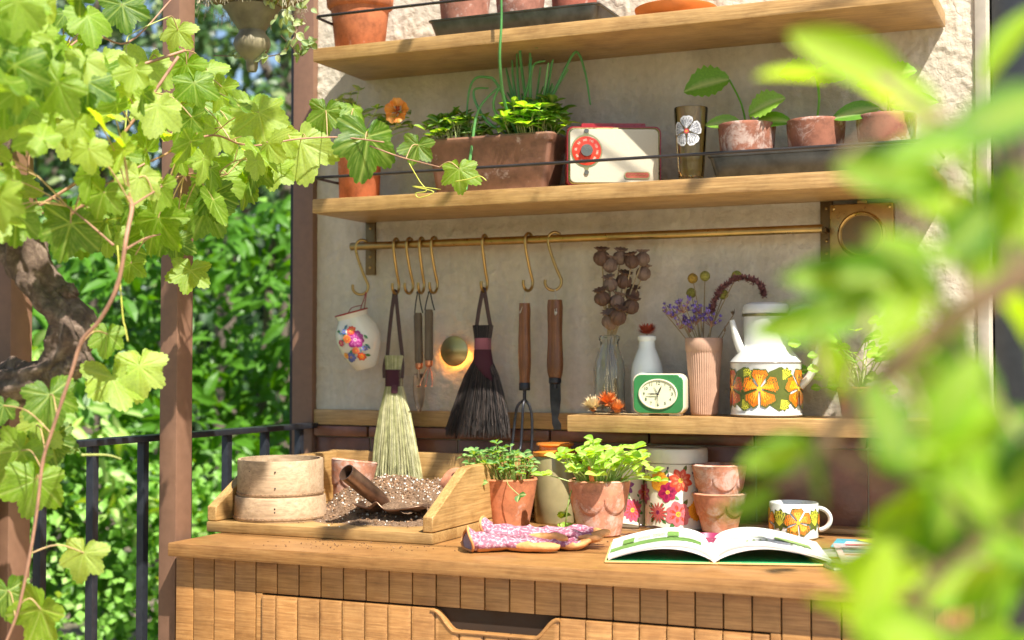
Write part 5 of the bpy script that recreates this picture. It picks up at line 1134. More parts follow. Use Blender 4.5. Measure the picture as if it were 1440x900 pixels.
# ---------------------------------------------------------------- grape vine: leaves (x, y, z, width) and canes
LEAVES = [ (-1.340,-0.420,0.423,0.109),(-1.260,-0.380,0.415,0.070),(-1.146,-0.420,0.355,0.084),(-1.467,-0.460,0.414,0.129),(-1.434,-0.440,0.490,0.085),(-1.384,-0.400,0.496,0.057),(-1.494,-0.500,0.431,0.092),(-1.538,-0.550,0.471,0.108),(-1.510,-0.620,0.361,0.096),(-1.529,-0.660,0.320,0.106),(-1.510,-0.500,0.369,0.070),(-1.557,-0.700,0.472,0.092),(-1.524,-0.680,0.413,0.099),(-1.507,-0.800,0.514,0.069),(-1.490,-0.750,0.510,0.083),(-1.529,-0.850,0.506,0.082),(-1.510,-0.950,0.581,0.085),(-1.526,-0.800,0.582,0.066),(-1.449,-1.100,0.529,0.066),(-1.451,-0.850,0.145,0.061),(-1.481,-0.850,0.201,0.067),(-1.406,-1.200,0.187,0.077),(-1.374,-1.150,0.031,0.063),(-1.355,-1.100,-0.022,0.086),(-1.379,-1.120,-0.038,0.086),(-1.358,-1.080,-0.006,0.065),(-1.429,-1.200,-0.065,0.088),(-1.487,-1.180,-0.107,0.074),(-1.473,-1.150,-0.129,0.075),(-1.461,-1.200,-0.191,0.090),(-1.502,-1.200,-0.148,0.085),(-1.476,-1.250,-0.070,0.047),(-1.378,-1.200,-0.288,0.066),(-1.423,-1.250,-0.367,0.089),(-1.506,-1.200,-0.348,0.063),(-1.501,-1.000,0.196,0.058),(-1.455,-0.950,0.222,0.082),(-1.488,-0.750,0.260,0.089),(-1.453,-1.100,0.230,0.066),(-1.417,-1.050,0.150,0.050),(-1.580,-1.000,0.046,0.047),(-1.492,-1.106,0.536,0.065),(-1.334,-1.148,0.425,0.070),(-1.259,-1.518,0.326,0.051),(-1.342,-1.210,0.235,0.066),(-1.472,-0.903,0.220,0.074),(-1.363,-1.357,0.478,0.086),(-1.472,-1.217,0.337,0.074),(-1.469,-1.294,0.469,0.074),(-1.429,-1.180,0.339,0.072),(-1.381,-0.891,0.329,0.081),(-1.516,-0.928,0.252,0.070),(-1.350,-1.205,0.263,0.078),(-1.490,-1.281,0.296,0.081),(-1.471,-0.851,0.387,0.079),(-1.329,-1.194,0.300,0.076),(-1.309,-1.273,0.286,0.074),(-1.288,-1.424,0.454,0.080),(-1.386,-1.340,0.436,0.089),(-1.428,-1.323,0.368,0.091),(-1.387,-0.861,0.258,0.075),(-1.581,-0.975,0.246,0.073),(-1.344,-1.359,0.434,0.072),(-1.352,-1.441,0.352,0.072),(-1.430,-0.680,0.363,0.091),(-1.521,-0.598,0.334,0.104),(-1.335,-1.241,0.394,0.082),(-1.314,-1.452,0.467,0.056),(-1.300,-1.315,0.505,0.060),(-1.261,-1.485,0.355,0.081),(-1.396,-1.257,0.416,0.061),(-1.336,-1.191,0.371,0.053),(-1.545,-1.031,0.508,0.071),(-1.407,-1.373,0.176,0.059),(-1.552,-0.880,0.211,0.089),(-1.337,-1.317,0.392,0.085),(-1.407,-1.058,0.275,0.062),(-1.514,-0.652,0.314,0.099),(-1.389,-1.279,0.347,0.057),(-1.321,-1.461,0.394,0.076),(-1.340,-1.338,0.440,0.062),(-1.542,-0.816,0.253,0.082),(-1.343,-1.051,0.264,0.079),(-1.490,-0.633,0.327,0.087),(-1.373,-1.323,0.238,0.086),(-1.513,-1.023,0.212,0.071),(-1.552,-1.167,0.528,0.097),(-1.575,-1.127,0.255,0.092),(-1.338,-1.263,0.334,0.056),(-1.430,-0.663,0.385,0.106),(-1.544,-0.964,0.251,0.076),(-1.359,-1.299,0.425,0.079),(-1.326,-1.331,0.370,0.090),(-1.472,-1.106,0.406,0.102),(-1.450,-1.084,0.216,0.085),(-1.283,-1.508,0.209,0.065),(-1.405,-0.915,0.390,0.079),(-1.346,-1.117,0.263,0.073),(-1.522,-1.121,0.483,0.084),(-1.566,-0.838,0.317,0.080),(-1.457,-0.936,0.413,0.086),(-1.446,-1.068,0.379,0.105),(-1.563,-0.725,0.274,0.074),(-1.545,-0.865,0.228,0.065),(-1.281,-1.454,0.336,0.059),(-1.502,-1.249,0.300,0.096),(-1.474,-1.230,0.283,0.064),(-1.592,-0.935,0.431,0.108),(-1.430,-1.274,0.384,0.070),(-1.501,-1.178,0.452,0.060),(-1.324,-1.148,0.394,0.063),(-1.339,-1.080,0.378,0.091),(-1.267,-1.478,0.390,0.078),(-1.418,-1.224,0.510,0.097),(-1.444,-1.264,0.199,0.086),(-1.477,-1.269,0.533,0.075),(-1.452,-1.300,0.189,0.089),(-1.268,-1.485,0.192,0.080),(-1.469,-1.042,0.467,0.092),(-1.449,-1.190,0.521,0.069),(-1.272,-1.471,0.427,0.057),(-1.523,-1.078,0.480,0.076),(-1.375,-1.225,0.549,0.058),(-1.370,-0.956,0.384,0.075),(-1.441,-0.788,0.471,0.097),(-1.504,-1.041,0.398,0.109),(-1.506,-1.073,0.256,0.092),(-1.322,-1.248,0.412,0.061),(-1.328,-1.430,0.240,0.057),(-1.532,-1.211,0.238,0.088),(-1.379,-1.259,0.455,0.075),(-1.349,-1.362,0.356,0.091),(-1.366,-0.757,0.416,0.103),(-1.294,-1.337,0.389,0.068),(-1.369,-1.146,0.373,0.070),(-1.258,-1.536,0.378,0.062),(-1.341,-1.435,0.490,0.060),(-1.522,-0.876,0.417,0.088),(-1.420,-0.901,0.249,0.071),(-1.333,-1.012,0.333,0.087),(-1.489,-0.652,0.402,0.102),(-1.423,-1.294,0.344,0.090),(-1.463,-0.768,0.289,0.101),(-1.381,-0.980,0.319,0.056),(-1.294,-1.435,0.369,0.082),(-1.489,-0.938,0.360,0.086),(-1.444,-0.801,0.321,0.083),(-1.487,-1.266,0.454,0.066),(-1.449,-1.037,0.448,0.082),(-1.482,-0.776,0.388,0.064),(-1.502,-1.207,0.472,0.072),(-1.466,-1.296,0.445,0.085),(-1.445,-1.024,0.415,0.059),(-1.506,-1.278,0.378,0.098),(-1.371,-1.162,0.464,0.100),(-1.320,-1.364,0.305,0.073),(-1.536,-0.653,0.464,0.098),(-1.379,-1.414,0.333,0.064),(-1.364,-1.357,0.395,0.087),(-1.508,-1.283,0.264,0.062),(-1.523,-0.569,0.372,0.080),(-1.595,-0.951,0.471,0.096),(-1.382,-1.206,0.393,0.059),(-1.344,-1.397,0.212,0.088),(-1.442,-1.209,0.462,0.066),(-1.559,-0.989,0.212,0.104),(-1.568,-0.777,0.251,0.086),(-1.513,-0.765,0.472,0.091),(-1.573,-1.040,0.603,0.070),(-1.397,-1.115,0.445,0.081),(-1.365,-1.095,0.426,0.059),(-1.382,-1.309,0.501,0.058),(-1.459,-1.197,0.469,0.097),(-1.427,-0.867,0.464,0.081),(-1.321,-1.266,0.412,0.067),(-1.555,-0.899,0.369,0.068),(-1.410,-1.231,0.461,0.076),(-1.533,-1.241,0.287,0.079),(-1.542,-0.996,0.224,0.106),(-1.426,-1.311,0.481,0.083),(-1.461,-0.644,0.354,0.100),(-1.322,-1.214,0.340,0.078),(-1.465,-1.258,0.459,0.087),(-1.427,-1.308,0.514,0.079),(-1.480,-1.075,0.511,0.062),(-1.581,-1.018,0.428,0.096),(-1.373,-0.827,0.439,0.069),(-1.381,-0.745,0.345,0.061),(-1.431,-1.053,0.320,0.064),(-1.380,-0.992,0.219,0.056),(-1.501,-1.084,0.427,0.071),(-1.505,-1.318,0.269,0.076),(-1.493,-1.308,0.448,0.086),(-1.911,-1.019,0.318,0.085),(-1.642,-1.233,0.532,0.072),(-1.600,-1.243,0.192,0.068),(-1.524,-1.379,0.167,0.063),(-1.914,-1.047,0.499,0.106),(-1.563,-1.268,0.167,0.092),(-1.520,-1.387,0.182,0.081),(-1.579,-1.267,0.435,0.075),(-1.667,-1.259,0.610,0.073),(-1.486,-1.317,0.523,0.090),(-1.666,-1.227,0.252,0.092),(-1.931,-1.032,0.463,0.088),(-1.522,-1.388,0.412,0.085),(-1.492,-1.384,0.231,0.081),(-1.647,-1.297,0.572,0.092),(-1.538,-1.291,0.206,0.072),(-1.687,-1.113,0.362,0.078),(-1.814,-1.098,0.538,0.071),(-1.415,-1.390,0.296,0.084),(-1.912,-1.018,0.463,0.110),(-1.691,-1.203,0.515,0.081),(-1.704,-1.105,0.571,0.097),(-1.550,-1.269,0.263,0.081),(-1.525,-1.368,0.417,0.083),(-1.534,-1.374,0.258,0.067),(-1.960,-1.008,0.428,0.087),(-1.442,-1.366,0.160,0.066),(-1.717,-1.221,0.401,0.089) ]
FG = [ (-0.111,-2.155,0.141,-25,0.070,0.29),(-0.148,-2.107,0.144,-5,0.043,0.38),(-0.099,-2.125,0.125,-35,0.065,0.32),(-0.040,-2.229,0.097,20,0.056,0.35),(-0.058,-2.238,0.083,15,0.064,0.26),(-0.080,-2.226,0.075,-8,0.063,0.32),(-0.095,-2.238,0.054,4,0.071,0.28),(-0.107,-2.150,0.037,-5,0.089,0.30),(-0.137,-2.124,0.019,8,0.066,0.28),(-0.108,-2.117,0.014,-12,0.058,0.35),(-0.061,-2.227,0.039,12,0.057,0.35),(-0.155,-2.123,-0.018,0,0.063,0.26),(-0.117,-2.217,-0.043,100,0.045,0.32),(-0.138,-2.198,-0.049,38,0.059,0.32),(-0.089,-2.146,-0.046,5,0.032,0.86),(-0.055,-2.255,-0.013,60,0.045,0.35),(-0.039,-2.254,0.056,70,0.050,0.32),(-0.043,-2.128,0.147,50,0.059,0.33),(-0.045,-2.220,0.079,-30,0.051,0.33),(-0.071,-2.209,0.061,-40,0.044,0.37),(-0.067,-2.171,0.012,100,0.046,0.40),(-0.118,-2.155,-0.003,-60,0.039,0.38),(-0.078,-2.269,-0.021,-70,0.040,0.37),(-0.041,-2.213,0.003,80,0.045,0.38),(-0.150,-2.196,-0.062,30,0.035,0.36),(-0.077,-2.187,0.113,-70,0.037,0.42),(-0.102,-2.234,0.023,20,0.043,0.33),(-0.140,-2.171,-0.042,10,0.045,0.36),(-0.101,-2.108,-0.099,-4,0.060,0.39),(-0.100,-2.204,-0.029,65,0.043,0.40),(-0.034,-2.177,-0.077,65,0.049,0.42),(-0.087,-2.250,-0.088,70,0.046,0.43),(-0.053,-2.223,-0.032,53,0.049,0.34),(-0.111,-2.157,-0.130,10,0.060,0.41),(-0.048,-2.251,-0.112,0,0.051,0.33),(-0.042,-2.119,-0.133,-45,0.043,0.43),(-0.039,-2.116,-0.081,33,0.048,0.44),(-0.070,-2.254,-0.059,27,0.047,0.45),(-0.063,-2.110,-0.142,68,0.070,0.34),(-0.093,-2.206,-0.118,84,0.060,0.33),(-0.058,-2.139,-0.054,64,0.055,0.34),(-0.111,-2.141,-0.131,88,0.042,0.58),(-0.072,-2.220,-0.041,-15,0.054,0.40),(-0.110,-2.155,-0.101,-53,0.060,0.32),(-0.044,-2.159,-0.137,15,0.065,0.28),(-0.111,-2.133,-0.102,-55,0.046,0.45),(-0.057,-2.225,-0.041,-53,0.056,0.30),(-0.039,-2.142,-0.130,-3,0.051,0.41),(-0.067,-2.107,-0.103,23,0.059,0.44),(-0.072,-2.156,-0.078,48,0.045,0.42),(-0.035,-2.179,-0.083,22,0.036,0.52),(-0.057,-2.251,-0.026,32,0.048,0.29),(-0.060,-2.186,-0.077,41,0.045,0.47),(-0.049,-2.210,-0.028,-50,0.052,0.44),(-0.094,-2.148,-0.083,28,0.048,0.41),(-0.088,-2.155,-0.071,29,0.047,0.42),(-0.050,-2.174,-0.030,25,0.057,0.32),(-0.083,-2.239,-0.106,-24,0.038,0.46),(-0.057,-2.160,-0.040,-11,0.047,0.50),(-0.077,-2.163,-0.125,-34,0.047,0.46),(-0.038,-2.240,-0.068,-26,0.035,0.50),(-0.104,-2.119,-0.129,65,0.046,0.43),(-0.049,-2.159,-0.100,60,0.047,0.36),(-0.077,-2.249,-0.103,-19,0.041,0.41),(-0.085,-2.112,-0.081,78,0.046,0.37),(-0.034,-2.246,-0.108,88,0.042,0.49),(-0.036,-2.214,-0.048,51,0.055,0.36),(-0.072,-2.148,-0.062,-8,0.045,0.37),(-0.065,-2.168,-0.060,61,0.038,0.62),(-0.057,-2.176,-0.128,74,0.061,0.33),(-0.112,-2.160,-0.115,-34,0.047,0.48),(-0.067,-2.192,-0.071,80,0.052,0.34),(-0.084,-2.217,-0.116,11,0.055,0.32),(-0.085,-2.240,-0.079,62,0.038,0.54),(-0.019,-2.258,0.005,63,0.031,0.57),(-0.024,-2.148,0.162,-19,0.045,0.46),(-0.046,-2.142,0.076,56,0.038,0.43),(-0.057,-2.178,0.143,-49,0.064,0.36),(-0.063,-2.144,0.070,-12,0.048,0.41),(-0.032,-2.209,0.046,-5,0.039,0.44),(-0.053,-2.225,0.052,47,0.044,0.34),(-0.052,-2.205,0.088,30,0.056,0.32),(-0.029,-2.122,0.045,4,0.050,0.42),(-0.027,-2.263,0.070,44,0.042,0.36),(-0.039,-2.184,0.027,-49,0.047,0.40),(-0.022,-2.228,-0.019,-3,0.055,0.37),(-0.054,-2.139,0.079,-41,0.062,0.36),(-0.022,-2.210,0.007,40,0.052,0.36),(-0.055,-2.213,0.046,-59,0.038,0.55),(-0.058,-2.201,0.144,-45,0.059,0.28),(-0.063,-2.178,-0.002,-41,0.060,0.36),(-0.028,-2.139,-0.025,26,0.061,0.27),(-0.027,-2.210,0.060,47,0.037,0.56),(-0.021,-2.126,0.165,-11,0.055,0.44),(-0.070,-2.251,0.046,-30,0.042,0.42),(-0.067,-2.224,0.030,-12,0.038,0.43),(-0.076,-2.253,0.016,56,0.038,0.47),(-0.074,-2.251,-0.001,30,0.043,0.38),(-0.074,-2.138,0.004,47,0.039,0.43),(-0.061,-2.146,-0.026,2,0.045,0.46),(-0.074,-2.239,0.039,-36,0.042,0.37),(-0.073,-2.238,-0.002,54,0.036,0.49),(-0.070,-2.199,-0.018,10,0.038,0.42),(-0.094,-2.144,0.022,-14,0.040,0.47),(-0.082,-2.131,-0.011,-42,0.059,0.33),(-0.067,-2.143,0.023,40,0.054,0.37),(-0.070,-2.169,-0.005,42,0.043,0.47),(-0.043,-2.245,0.019,-32,0.034,0.51) ]
STEMA = [(0.008,-2.250,0.054),(-0.031,-2.240,0.034),(-0.061,-2.230,0.015),(-0.088,-2.220,-0.006),(-0.110,-2.200,-0.029),(-0.127,-2.200,-0.049)]
STEMB = [ (-0.003,-2.200,-0.037),(-0.035,-2.200,-0.061),(-0.068,-2.200,-0.086),(-0.091,-2.200,-0.117) ]
STEMC = [ (-0.001,-2.200,0.111),(-0.033,-2.200,0.104),(-0.064,-2.200,0.101),(-0.092,-2.200,0.121) ]
CANE1 = [ (-1.502,-1.000,0.286),(-1.385,-1.100,0.260),(-1.290,-1.200,0.224),(-1.258,-1.250,0.177),(-1.273,-1.250,0.108),(-1.304,-1.250,0.059),(-1.335,-1.250,0.030),(-1.353,-1.250,-0.015),(-1.368,-1.250,-0.051),(-1.388,-1.250,-0.101),(-1.403,-1.250,-0.142),(-1.413,-1.250,-0.213),(-1.427,-1.250,-0.285),(-1.446,-1.250,-0.357),(-1.468,-1.250,-0.404) ]
CANE2 = [ (-1.509,-1.000,0.287),(-1.471,-0.950,0.326),(-1.483,-0.850,0.369),(-1.483,-0.800,0.431),(-1.465,-0.800,0.486) ]
CANE3 = [ (-1.483,-0.850,0.369),(-1.474,-0.750,0.406),(-1.500,-0.600,0.410),(-1.453,-0.500,0.435),(-1.393,-0.440,0.443),(-1.308,-0.420,0.431) ]
CANE4 = [ (-1.340,-0.420,0.426),(-1.282,-0.410,0.403),(-1.235,-0.410,0.389),(-1.192,-0.410,0.377) ]
CANE5 = [ (-1.544,-1.100,0.234),(-1.574,-1.100,0.303),(-1.547,-1.100,0.437),(-1.549,-1.000,0.538),(-1.543,-0.900,0.547),(-1.531,-0.800,0.643) ]
CANE6 = [ (-1.549,-0.900,0.376),(-1.542,-0.900,0.473),(-1.546,-0.900,0.547),(-1.544,-0.880,0.570),(-1.523,-0.820,0.607) ]
CANE7 = [ (-1.322,-1.200,0.169),(-1.374,-1.200,0.207),(-1.407,-1.200,0.229) ]
CANE8 = [ (-1.258,-1.250,0.158),(-1.344,-1.100,0.188),(-1.395,-1.000,0.204) ]
CANE9 = [ (-1.290,-1.200,0.224),(-1.331,-1.100,0.257),(-1.422,-0.900,0.314),(-1.478,-0.700,0.342) ]
CANE10 = [ (-1.333,-1.250,-0.130),(-1.331,-1.200,-0.133),(-1.306,-1.200,-0.138) ]
CANE11 = [ (-1.468,-0.800,0.471),(-1.495,-0.800,0.431) ]
TEND1 = [ (-1.258,-0.410,0.388),(-1.240,-0.400,0.353),(-1.225,-0.400,0.334),(-1.248,-0.400,0.330),(-1.240,-0.400,0.321),(-1.209,-0.400,0.331),(-1.256,-0.400,0.344),(-1.194,-0.400,0.335) ]
TEND2 = [ (-1.153,-0.420,0.346),(-1.123,-0.420,0.349),(-1.101,-0.420,0.353),(-1.088,-0.420,0.344) ]
TEND3 = [ (-1.315,-1.200,0.168),(-1.305,-1.200,0.071),(-1.300,-1.200,0.050),(-1.295,-1.200,0.030) ]
IVY = [ (-1.726,-0.400,0.643),(-1.673,-0.400,0.637),(-1.612,-0.400,0.630),(-1.560,-0.400,0.633),(-1.544,-0.380,0.665),(-1.543,-0.360,0.699) ]
IVY2 = [ (-1.547,-0.380,0.717),(-1.539,-0.380,0.679),(-1.513,-0.380,0.655),(-1.496,-0.380,0.639) ]
IVY3 = [ (-1.560,-0.400,0.670),(-1.539,-0.380,0.642),(-1.534,-0.360,0.634),(-1.508,-0.360,0.659) ]
VG = leafm("vine_leaf", (.08, .18, .012), (.20, .35, .02), (.40, .52, .13), .55, .36, (.42, .54, .16))
VINE_MESH = [grape_leaf(40+i, VG) for i in range(9)]
vine = empty("grape_vine", (-1.6, -1.12, GR), 0, "old grape vine with gnarled trunk and bright green leaves hanging over the railing", "vine")
VO = Vector((-1.6, -1.12, GR))
def vpart(m, name, mat, sm=180): o = m.build(name, mat, vine, sm); o.location = -VO; return o
BK = bark("vine_bark")
tk = smooth_path([(-1.75, -1.15, GR), (-1.72, -1.14, -.8), (-1.70, -1.13, -.45), (-1.69, -1.12, -.2), (-1.666, -1.12, -.062), (-1.60, -1.12, -.04), (-1.54, -1.12, -.028), (-1.487, -1.12, -.005), (-1.468, -1.12, .035), (-1.482, -1.12, .075), (-1.525, -1.12, .118), (-1.556, -1.12, .17), (-1.59, -1.12, .225), (-1.63, -1.12, .3), (-1.65, -1.1, .4)], 14)
m = MB(); n_ = len(tk)
def bkf(t, q): return 1+.16*math.sin(3*q+t*26)+.10*math.sin(7*q-t*40)+.22*noise.noise(Vector((t*30, math.cos(q)*2, math.sin(q)*2)))+.10*noise.noise(Vector((t*90, math.cos(q)*7, math.sin(q)*7)))
m.tube(tk, [(.045 if i < n_*.25 else .030)-.004*math.sin(i*.15) for i in range(n_)], 48, fn=bkf)
vpart(m, "trunk", BK)
m = MB(); m.tube(smooth_path([(-1.50, -1.12, -.015), (-1.46, -1.125, -.008), (-1.425, -1.13, .004)], 10), [.022-.0005*i for i in range(21)], 32, fn=bkf); vpart(m, "stub", BK); m = MB(); m.tube(smooth_path([(-1.57, -1.12, .19), (-1.60, -1.13, .205), (-1.615, -1.14, .21)], 8), .016, 24, fn=bkf); vpart(m, "stub", BK); m = MB(); m.tube(smooth_path([(-1.505, -1.12, .105), (-1.475, -1.12, .108), (-1.465, -1.12, .112)], 8), .011, 20, fn=bkf)
vpart(m, "stub", BK)
CN = plain("reddish_cane", (.34, .18, .11), .6, 0.0, .25, .2, 60.0); CNG = plain("green_cane", (.38, .42, .12), .55, 0.0, .2)
CAN = [CANE1, CANE2, CANE3, CANE4, CANE5, CANE6, CANE7, CANE8, CANE9, CANE10, CANE11]
allp = []
for i, c_ in enumerate(CAN):
    p = smooth_path(c_, 6); allp += p; r0 = .0032 if i == 0 else (.0021 if i in (1, 2, 4) else .0016)
    m = MB(); m.tube(p, [r0*(1-.35*k/len(p))*(1+.22*(k % 12 == 0)) for k in range(len(p))], 10); vpart(m, "cane", CN if i not in (5, 9) else CNG)
hid = [[(-1.64, -1.1, .38), (-1.6, -1.0, .45), (-1.55, -.9, .5), (-1.5, -.8, .55)], [(-1.59, -1.12, .22), (-1.5, -1.05, .3), (-1.44, -1.0, .4), (-1.4, -.95, .5)], [(-1.55, -1.12, .18), (-1.45, -1.1, .25), (-1.4, -1.05, .28)]]
for h_ in hid: p = smooth_path(h_, 6); allp += p; m = MB(); m.tube(p, .0026, 8); vpart(m, "cane", CN)
for c_ in (TEND1, TEND2, TEND3): m = MB(); m.tube(smooth_path(c_, 5), .0011, 6); vpart(m, "tendril", plain("tendril_yellow", (.5, .5, .08), .5))
rg = random.Random(19); pet = MB()
CAMV = Vector((0, -2.8, 0))
for i, (x, y, z, s_) in enumerate(LEAVES):
    if i > 60 and i % 7 == 0: continue
    p = Vector((x, y, z)); toc = (CAMV-p).normalized()
    nrm = (toc*.55+Vector((.35, -.25, .75))*.8+Vector((rg.uniform(-1, 1), rg.uniform(-1, 1), rg.uniform(-.9, .9)))*(.4 if i < 41 else 1.05)).normalized()
    along = Vector((rg.uniform(-.55, .55), rg.uniform(-.3, .1), -1)) if i < 41 or rg.random() < .6 else Vector((rg.uniform(-1, 1), rg.uniform(-.4, .3), rg.uniform(-1, .5)))
    q = s_*(1.02 if i < 41 else 1.0)
    q *= (1.15 if i < 41 else 1.02)*rg.uniform(.85, 1.15); put_leaf(vine, VINE_MESH[i % 9], p-VO-(along-nrm*along.dot(nrm)).normalized()*q*.2, along, nrm, q)
    base = p-(along-nrm*along.dot(nrm)).normalized()*q*.2
    near = min(allp, key=lambda a: (a-base).length)
    if (near-base).length < .13:
        md = (near+base)/2+Vector((0, 0, .012)); pet.tube(smooth_path([near, md, base], 4), .0011, 6, caps=False)
tag(vpart(pet, "petioles", plain("leaf_stalk", (.42, .28, .12), .5, 0.0, .3)), kind='stuff')
# unseen shoots added over the shelter so their leaves dapple shelves and bench
rg = random.Random(23)
ov = smooth_path([(-1.6, -.8, 1.35), (-1.2, -.75, 1.6), (-.8, -.7, 1.66), (-.4, -.66, 1.62), (.1, -.6, 1.6)], 8); m = MB(); m.tube(ov, .004, 8); vpart(m, "cane", CN)
for p in ov[4::2]:
    if rg.random() < .75:
        b = p+Vector((rg.uniform(-.05, .05), rg.uniform(-.12, .12), rg.uniform(-.06, .05))); put_leaf(vine, rg.choice(VINE_MESH), b-VO, Vector((rg.uniform(-1, 1), rg.uniform(-1, 1), -.3)), Vector((rg.uniform(-.3, .3), rg.uniform(-.3, .3), 1)), rg.uniform(.05, .08))
ov = smooth_path([(-1.2, -1.15, 1.3), (-.9, -1.2, 1.42), (-.4, -1.25, 1.45), (.1, -1.2, 1.42), (.55, -1.15, 1.4)], 8); m = MB(); m.tube(ov, .004, 8); vpart(m, "cane", CN)
for p in ov[3::2]:
    for _ in range(rg.choice((0, 1, 2))):
        b = p+Vector((rg.uniform(-.05, .05), rg.uniform(-.1, .1), rg.uniform(-.06, .05))); put_leaf(vine, rg.choice(VINE_MESH), b-VO, Vector((rg.uniform(-1, 1), rg.uniform(-1, 1), -.3)), Vector((rg.uniform(-.3, .3), rg.uniform(-.3, .3), 1)), rg.uniform(.06, .09))
# ---------------------------------------------------------------- hanging urn with moss
un = empty("hanging_moss_basket", (-1.63, -.4, .60), 0, "turned stoneware urn base with a mossy hanging bowl above it", "hanging basket")
STW = plain("mossy_stoneware", (.20, .17, .10), .6, 0.0, .45, .3, 18.0)
m = MB(); m.lathe([(.001, 0), (.009, .001), (.012, .008), (.0125, .022), (.016, .027), (.024, .034), (.034, .045), (.0385, .058), (.036, .07), (.028, .08), (.027, .085), (.032, .093), (.043, .108), (.055, .128), (.058, .134), (.05, .138), (.001, .138)], 48); m.build("urn_base", STW, un)
m = MB()
def moss(a, q): return 1+.16*noise.noise(Vector((math.cos(q)*4, math.sin(q)*4, a*5)))+.10*noise.noise(Vector((math.cos(q)*14, math.sin(q)*14, a*15)))
m.ball((0, 0, .185), .105, 72, 40, sc=(1, 1, .52), fn=moss); m.build("moss_bowl", plain("dry_moss", (.26, .20, .10), .95, 0.0, .5, 1.0, 90.0), un, 180)
rg = random.Random(31); m = MB()
for k in range(420):
    a = rg.uniform(0, 6.28); b = Vector((.1*math.cos(a), .1*math.sin(a), .16+rg.uniform(-.025, .05))); e = b+Vector((math.cos(a)*.02*rg.random(), math.sin(a)*.02*rg.random(), -.03*rg.random())); m.tube([b*.9, (b+e)/2+Vector((0, 0, .008)), e], .0006, 3, caps=False)
tag(m.build("moss_threads", plain("moss_thread", (.45, .40, .28), .9, 0.0, .3), un, 0), kind='stuff')
for a in (0, 120, 240): MB().tube([(.09*math.cos(R(a)), .09*math.sin(R(a)), .22), (0, 0, .7)], .0015, 6).build("chain", plain("dark_iron_rod", (.05, .045, .045), .4, 0.6), un)
UO = Vector((-1.63, -.4, .60))
for c_ in (IVY, IVY2, IVY3):
    p = smooth_path([Vector(q)-UO for q in c_], 5); MB().tube(p, .0012, 6).build("ivy_shoot", plain("ivy_stem", (.2, .14, .08), .7), un)
    for q in p[3:]:
        for j in range(rg.choice((0, 1, 2))): a = rg.uniform(0, 6.28); put_leaf(un, rg.choice(LEAFM["ivy"]), q, (math.cos(a), -.2, math.sin(a)), (0, -1, .5), rg.uniform(.014, .024))
for k in range(34):
    b = Vector((.085, .0, .12))+Vector((rg.uniform(-.03, .05), rg.uniform(-.03, .03), rg.uniform(-.045, .06))); a = rg.uniform(0, 6.28); put_leaf(un, rg.choice(LEAFM["ivy"]), b, (math.cos(a), -.2, math.sin(a)), (0, -1, .5), rg.uniform(.014, .024))
# variegated plant between post and shelf pot, and small plant at the right end of the lower shelf
gp = pot("potted_geranium", (-.45, -.085, S3+.0005), .045, .034, .06, "low potted plant with small lobed leaves at the right of the coffee pot", "potted plant", .2)
GLF = [oval_leaf(1, .95, LC, .1, .2, 10, 6, .9, .02, 60+i, tooth=.14) for i in range(2)]
for k in range(60):
    a = rg.uniform(0, 6.28); r_ = rg.uniform(.01, .1); t_ = Vector((r_*math.cos(a)*1.2, r_*math.sin(a)*.45-.01, rg.uniform(.05, .19)))
    if k % 2: sprig(gp, (0, 0, .05), t_, .0009, STM, .02, rg, n=4)
    put_leaf(gp, rg.choice(GLF), t_, (math.cos(a), -.4, .1), (0, -.8, .6), rg.uniform(.018, .032))
# ---------------------------------------------------------------- blurred branch close to the lens
FL_ = leafm("shrub_leaf", (.05, .16, .001), (.15, .34, .002), (.34, .54, .012), .46, .4, (.34, .46, .05))
fb = empty("leafy_shrub", (.12, -2.15, GR), 0, "out of focus bright green leafy branch reaching in from the right side", "shrub")
FO = Vector((.12, -2.15, GR)); FLM = {w_: [oval_leaf(1, w_, FL_, f, c_, 8, 4, 1.1, wv, sd) for sd, (f, c_, wv) in enumerate(((.2, .12, .0), (.1, .2, .01), (.25, .05, 0)))] for w_ in (.38, .5, .6)}
rg = random.Random(3); sp_l = []
for c_, r_ in ((STEMA, .006), (STEMB, .004), (STEMC, .003)):
    p = smooth_path(c_, 6); sp_l += p; m = MB(); m.tube([(.14, -2.17, p[0].z-.15)]+p, [r_*1.2]+[r_*(1-.5*k/len(p)) for k in range(len(p))], 10); o = m.build("branch", plain("pinkish_twig", (.34, .22, .13), .6, 0.0, .2), fb); o.location = -FO
m = MB(); m.tube(smooth_path([(.12, -2.15, GR), (.13, -2.16, -.9), (.14, -2.17, -.5), (.14, -2.17, -.1), (.14, -2.17, .2)], 5), .009, 10); o = m.build("stem", plain("pinkish_twig", (.34, .22, .13), .6, 0.0, .2), fb); o.location = -FO
pet = MB()
for i, (x, y, z, ang, L, wr) in enumerate(FG):
    if (i >= 74 and i % 2) or (28 <= i < 74 and i % 4 == 1) or i in (9, 10, 23, 13, 6, 11): continue
    a = R(ang); along = Vector((math.cos(a)*.92, math.cos(a)*.4+rg.uniform(-.2, .2), math.sin(a)))
    along = Vector((.917*math.cos(a), .4*math.cos(a)+rg.uniform(-.25, .25), math.sin(a)))
    if rg.random() < .75: along = -along
    nrm = Vector((.25, -.75, .65))+Vector((rg.uniform(-1, 1), rg.uniform(-1, 1), rg.uniform(-1, 1)))*.85
    wk_ = .38 if wr < .34 else (.5 if wr < .44 else .6); L *= .86; p = Vector((x, y, z)); st_ = p-along.normalized()*L*.5
    put_leaf(fb, rg.choice(FLM[wk_]), st_-FO, along, nrm, L)
    near = min(sp_l, key=lambda a: (a-st_).length)
    if (near-st_).length < .1: pet.tube([near, st_], .0009, 5, caps=False)
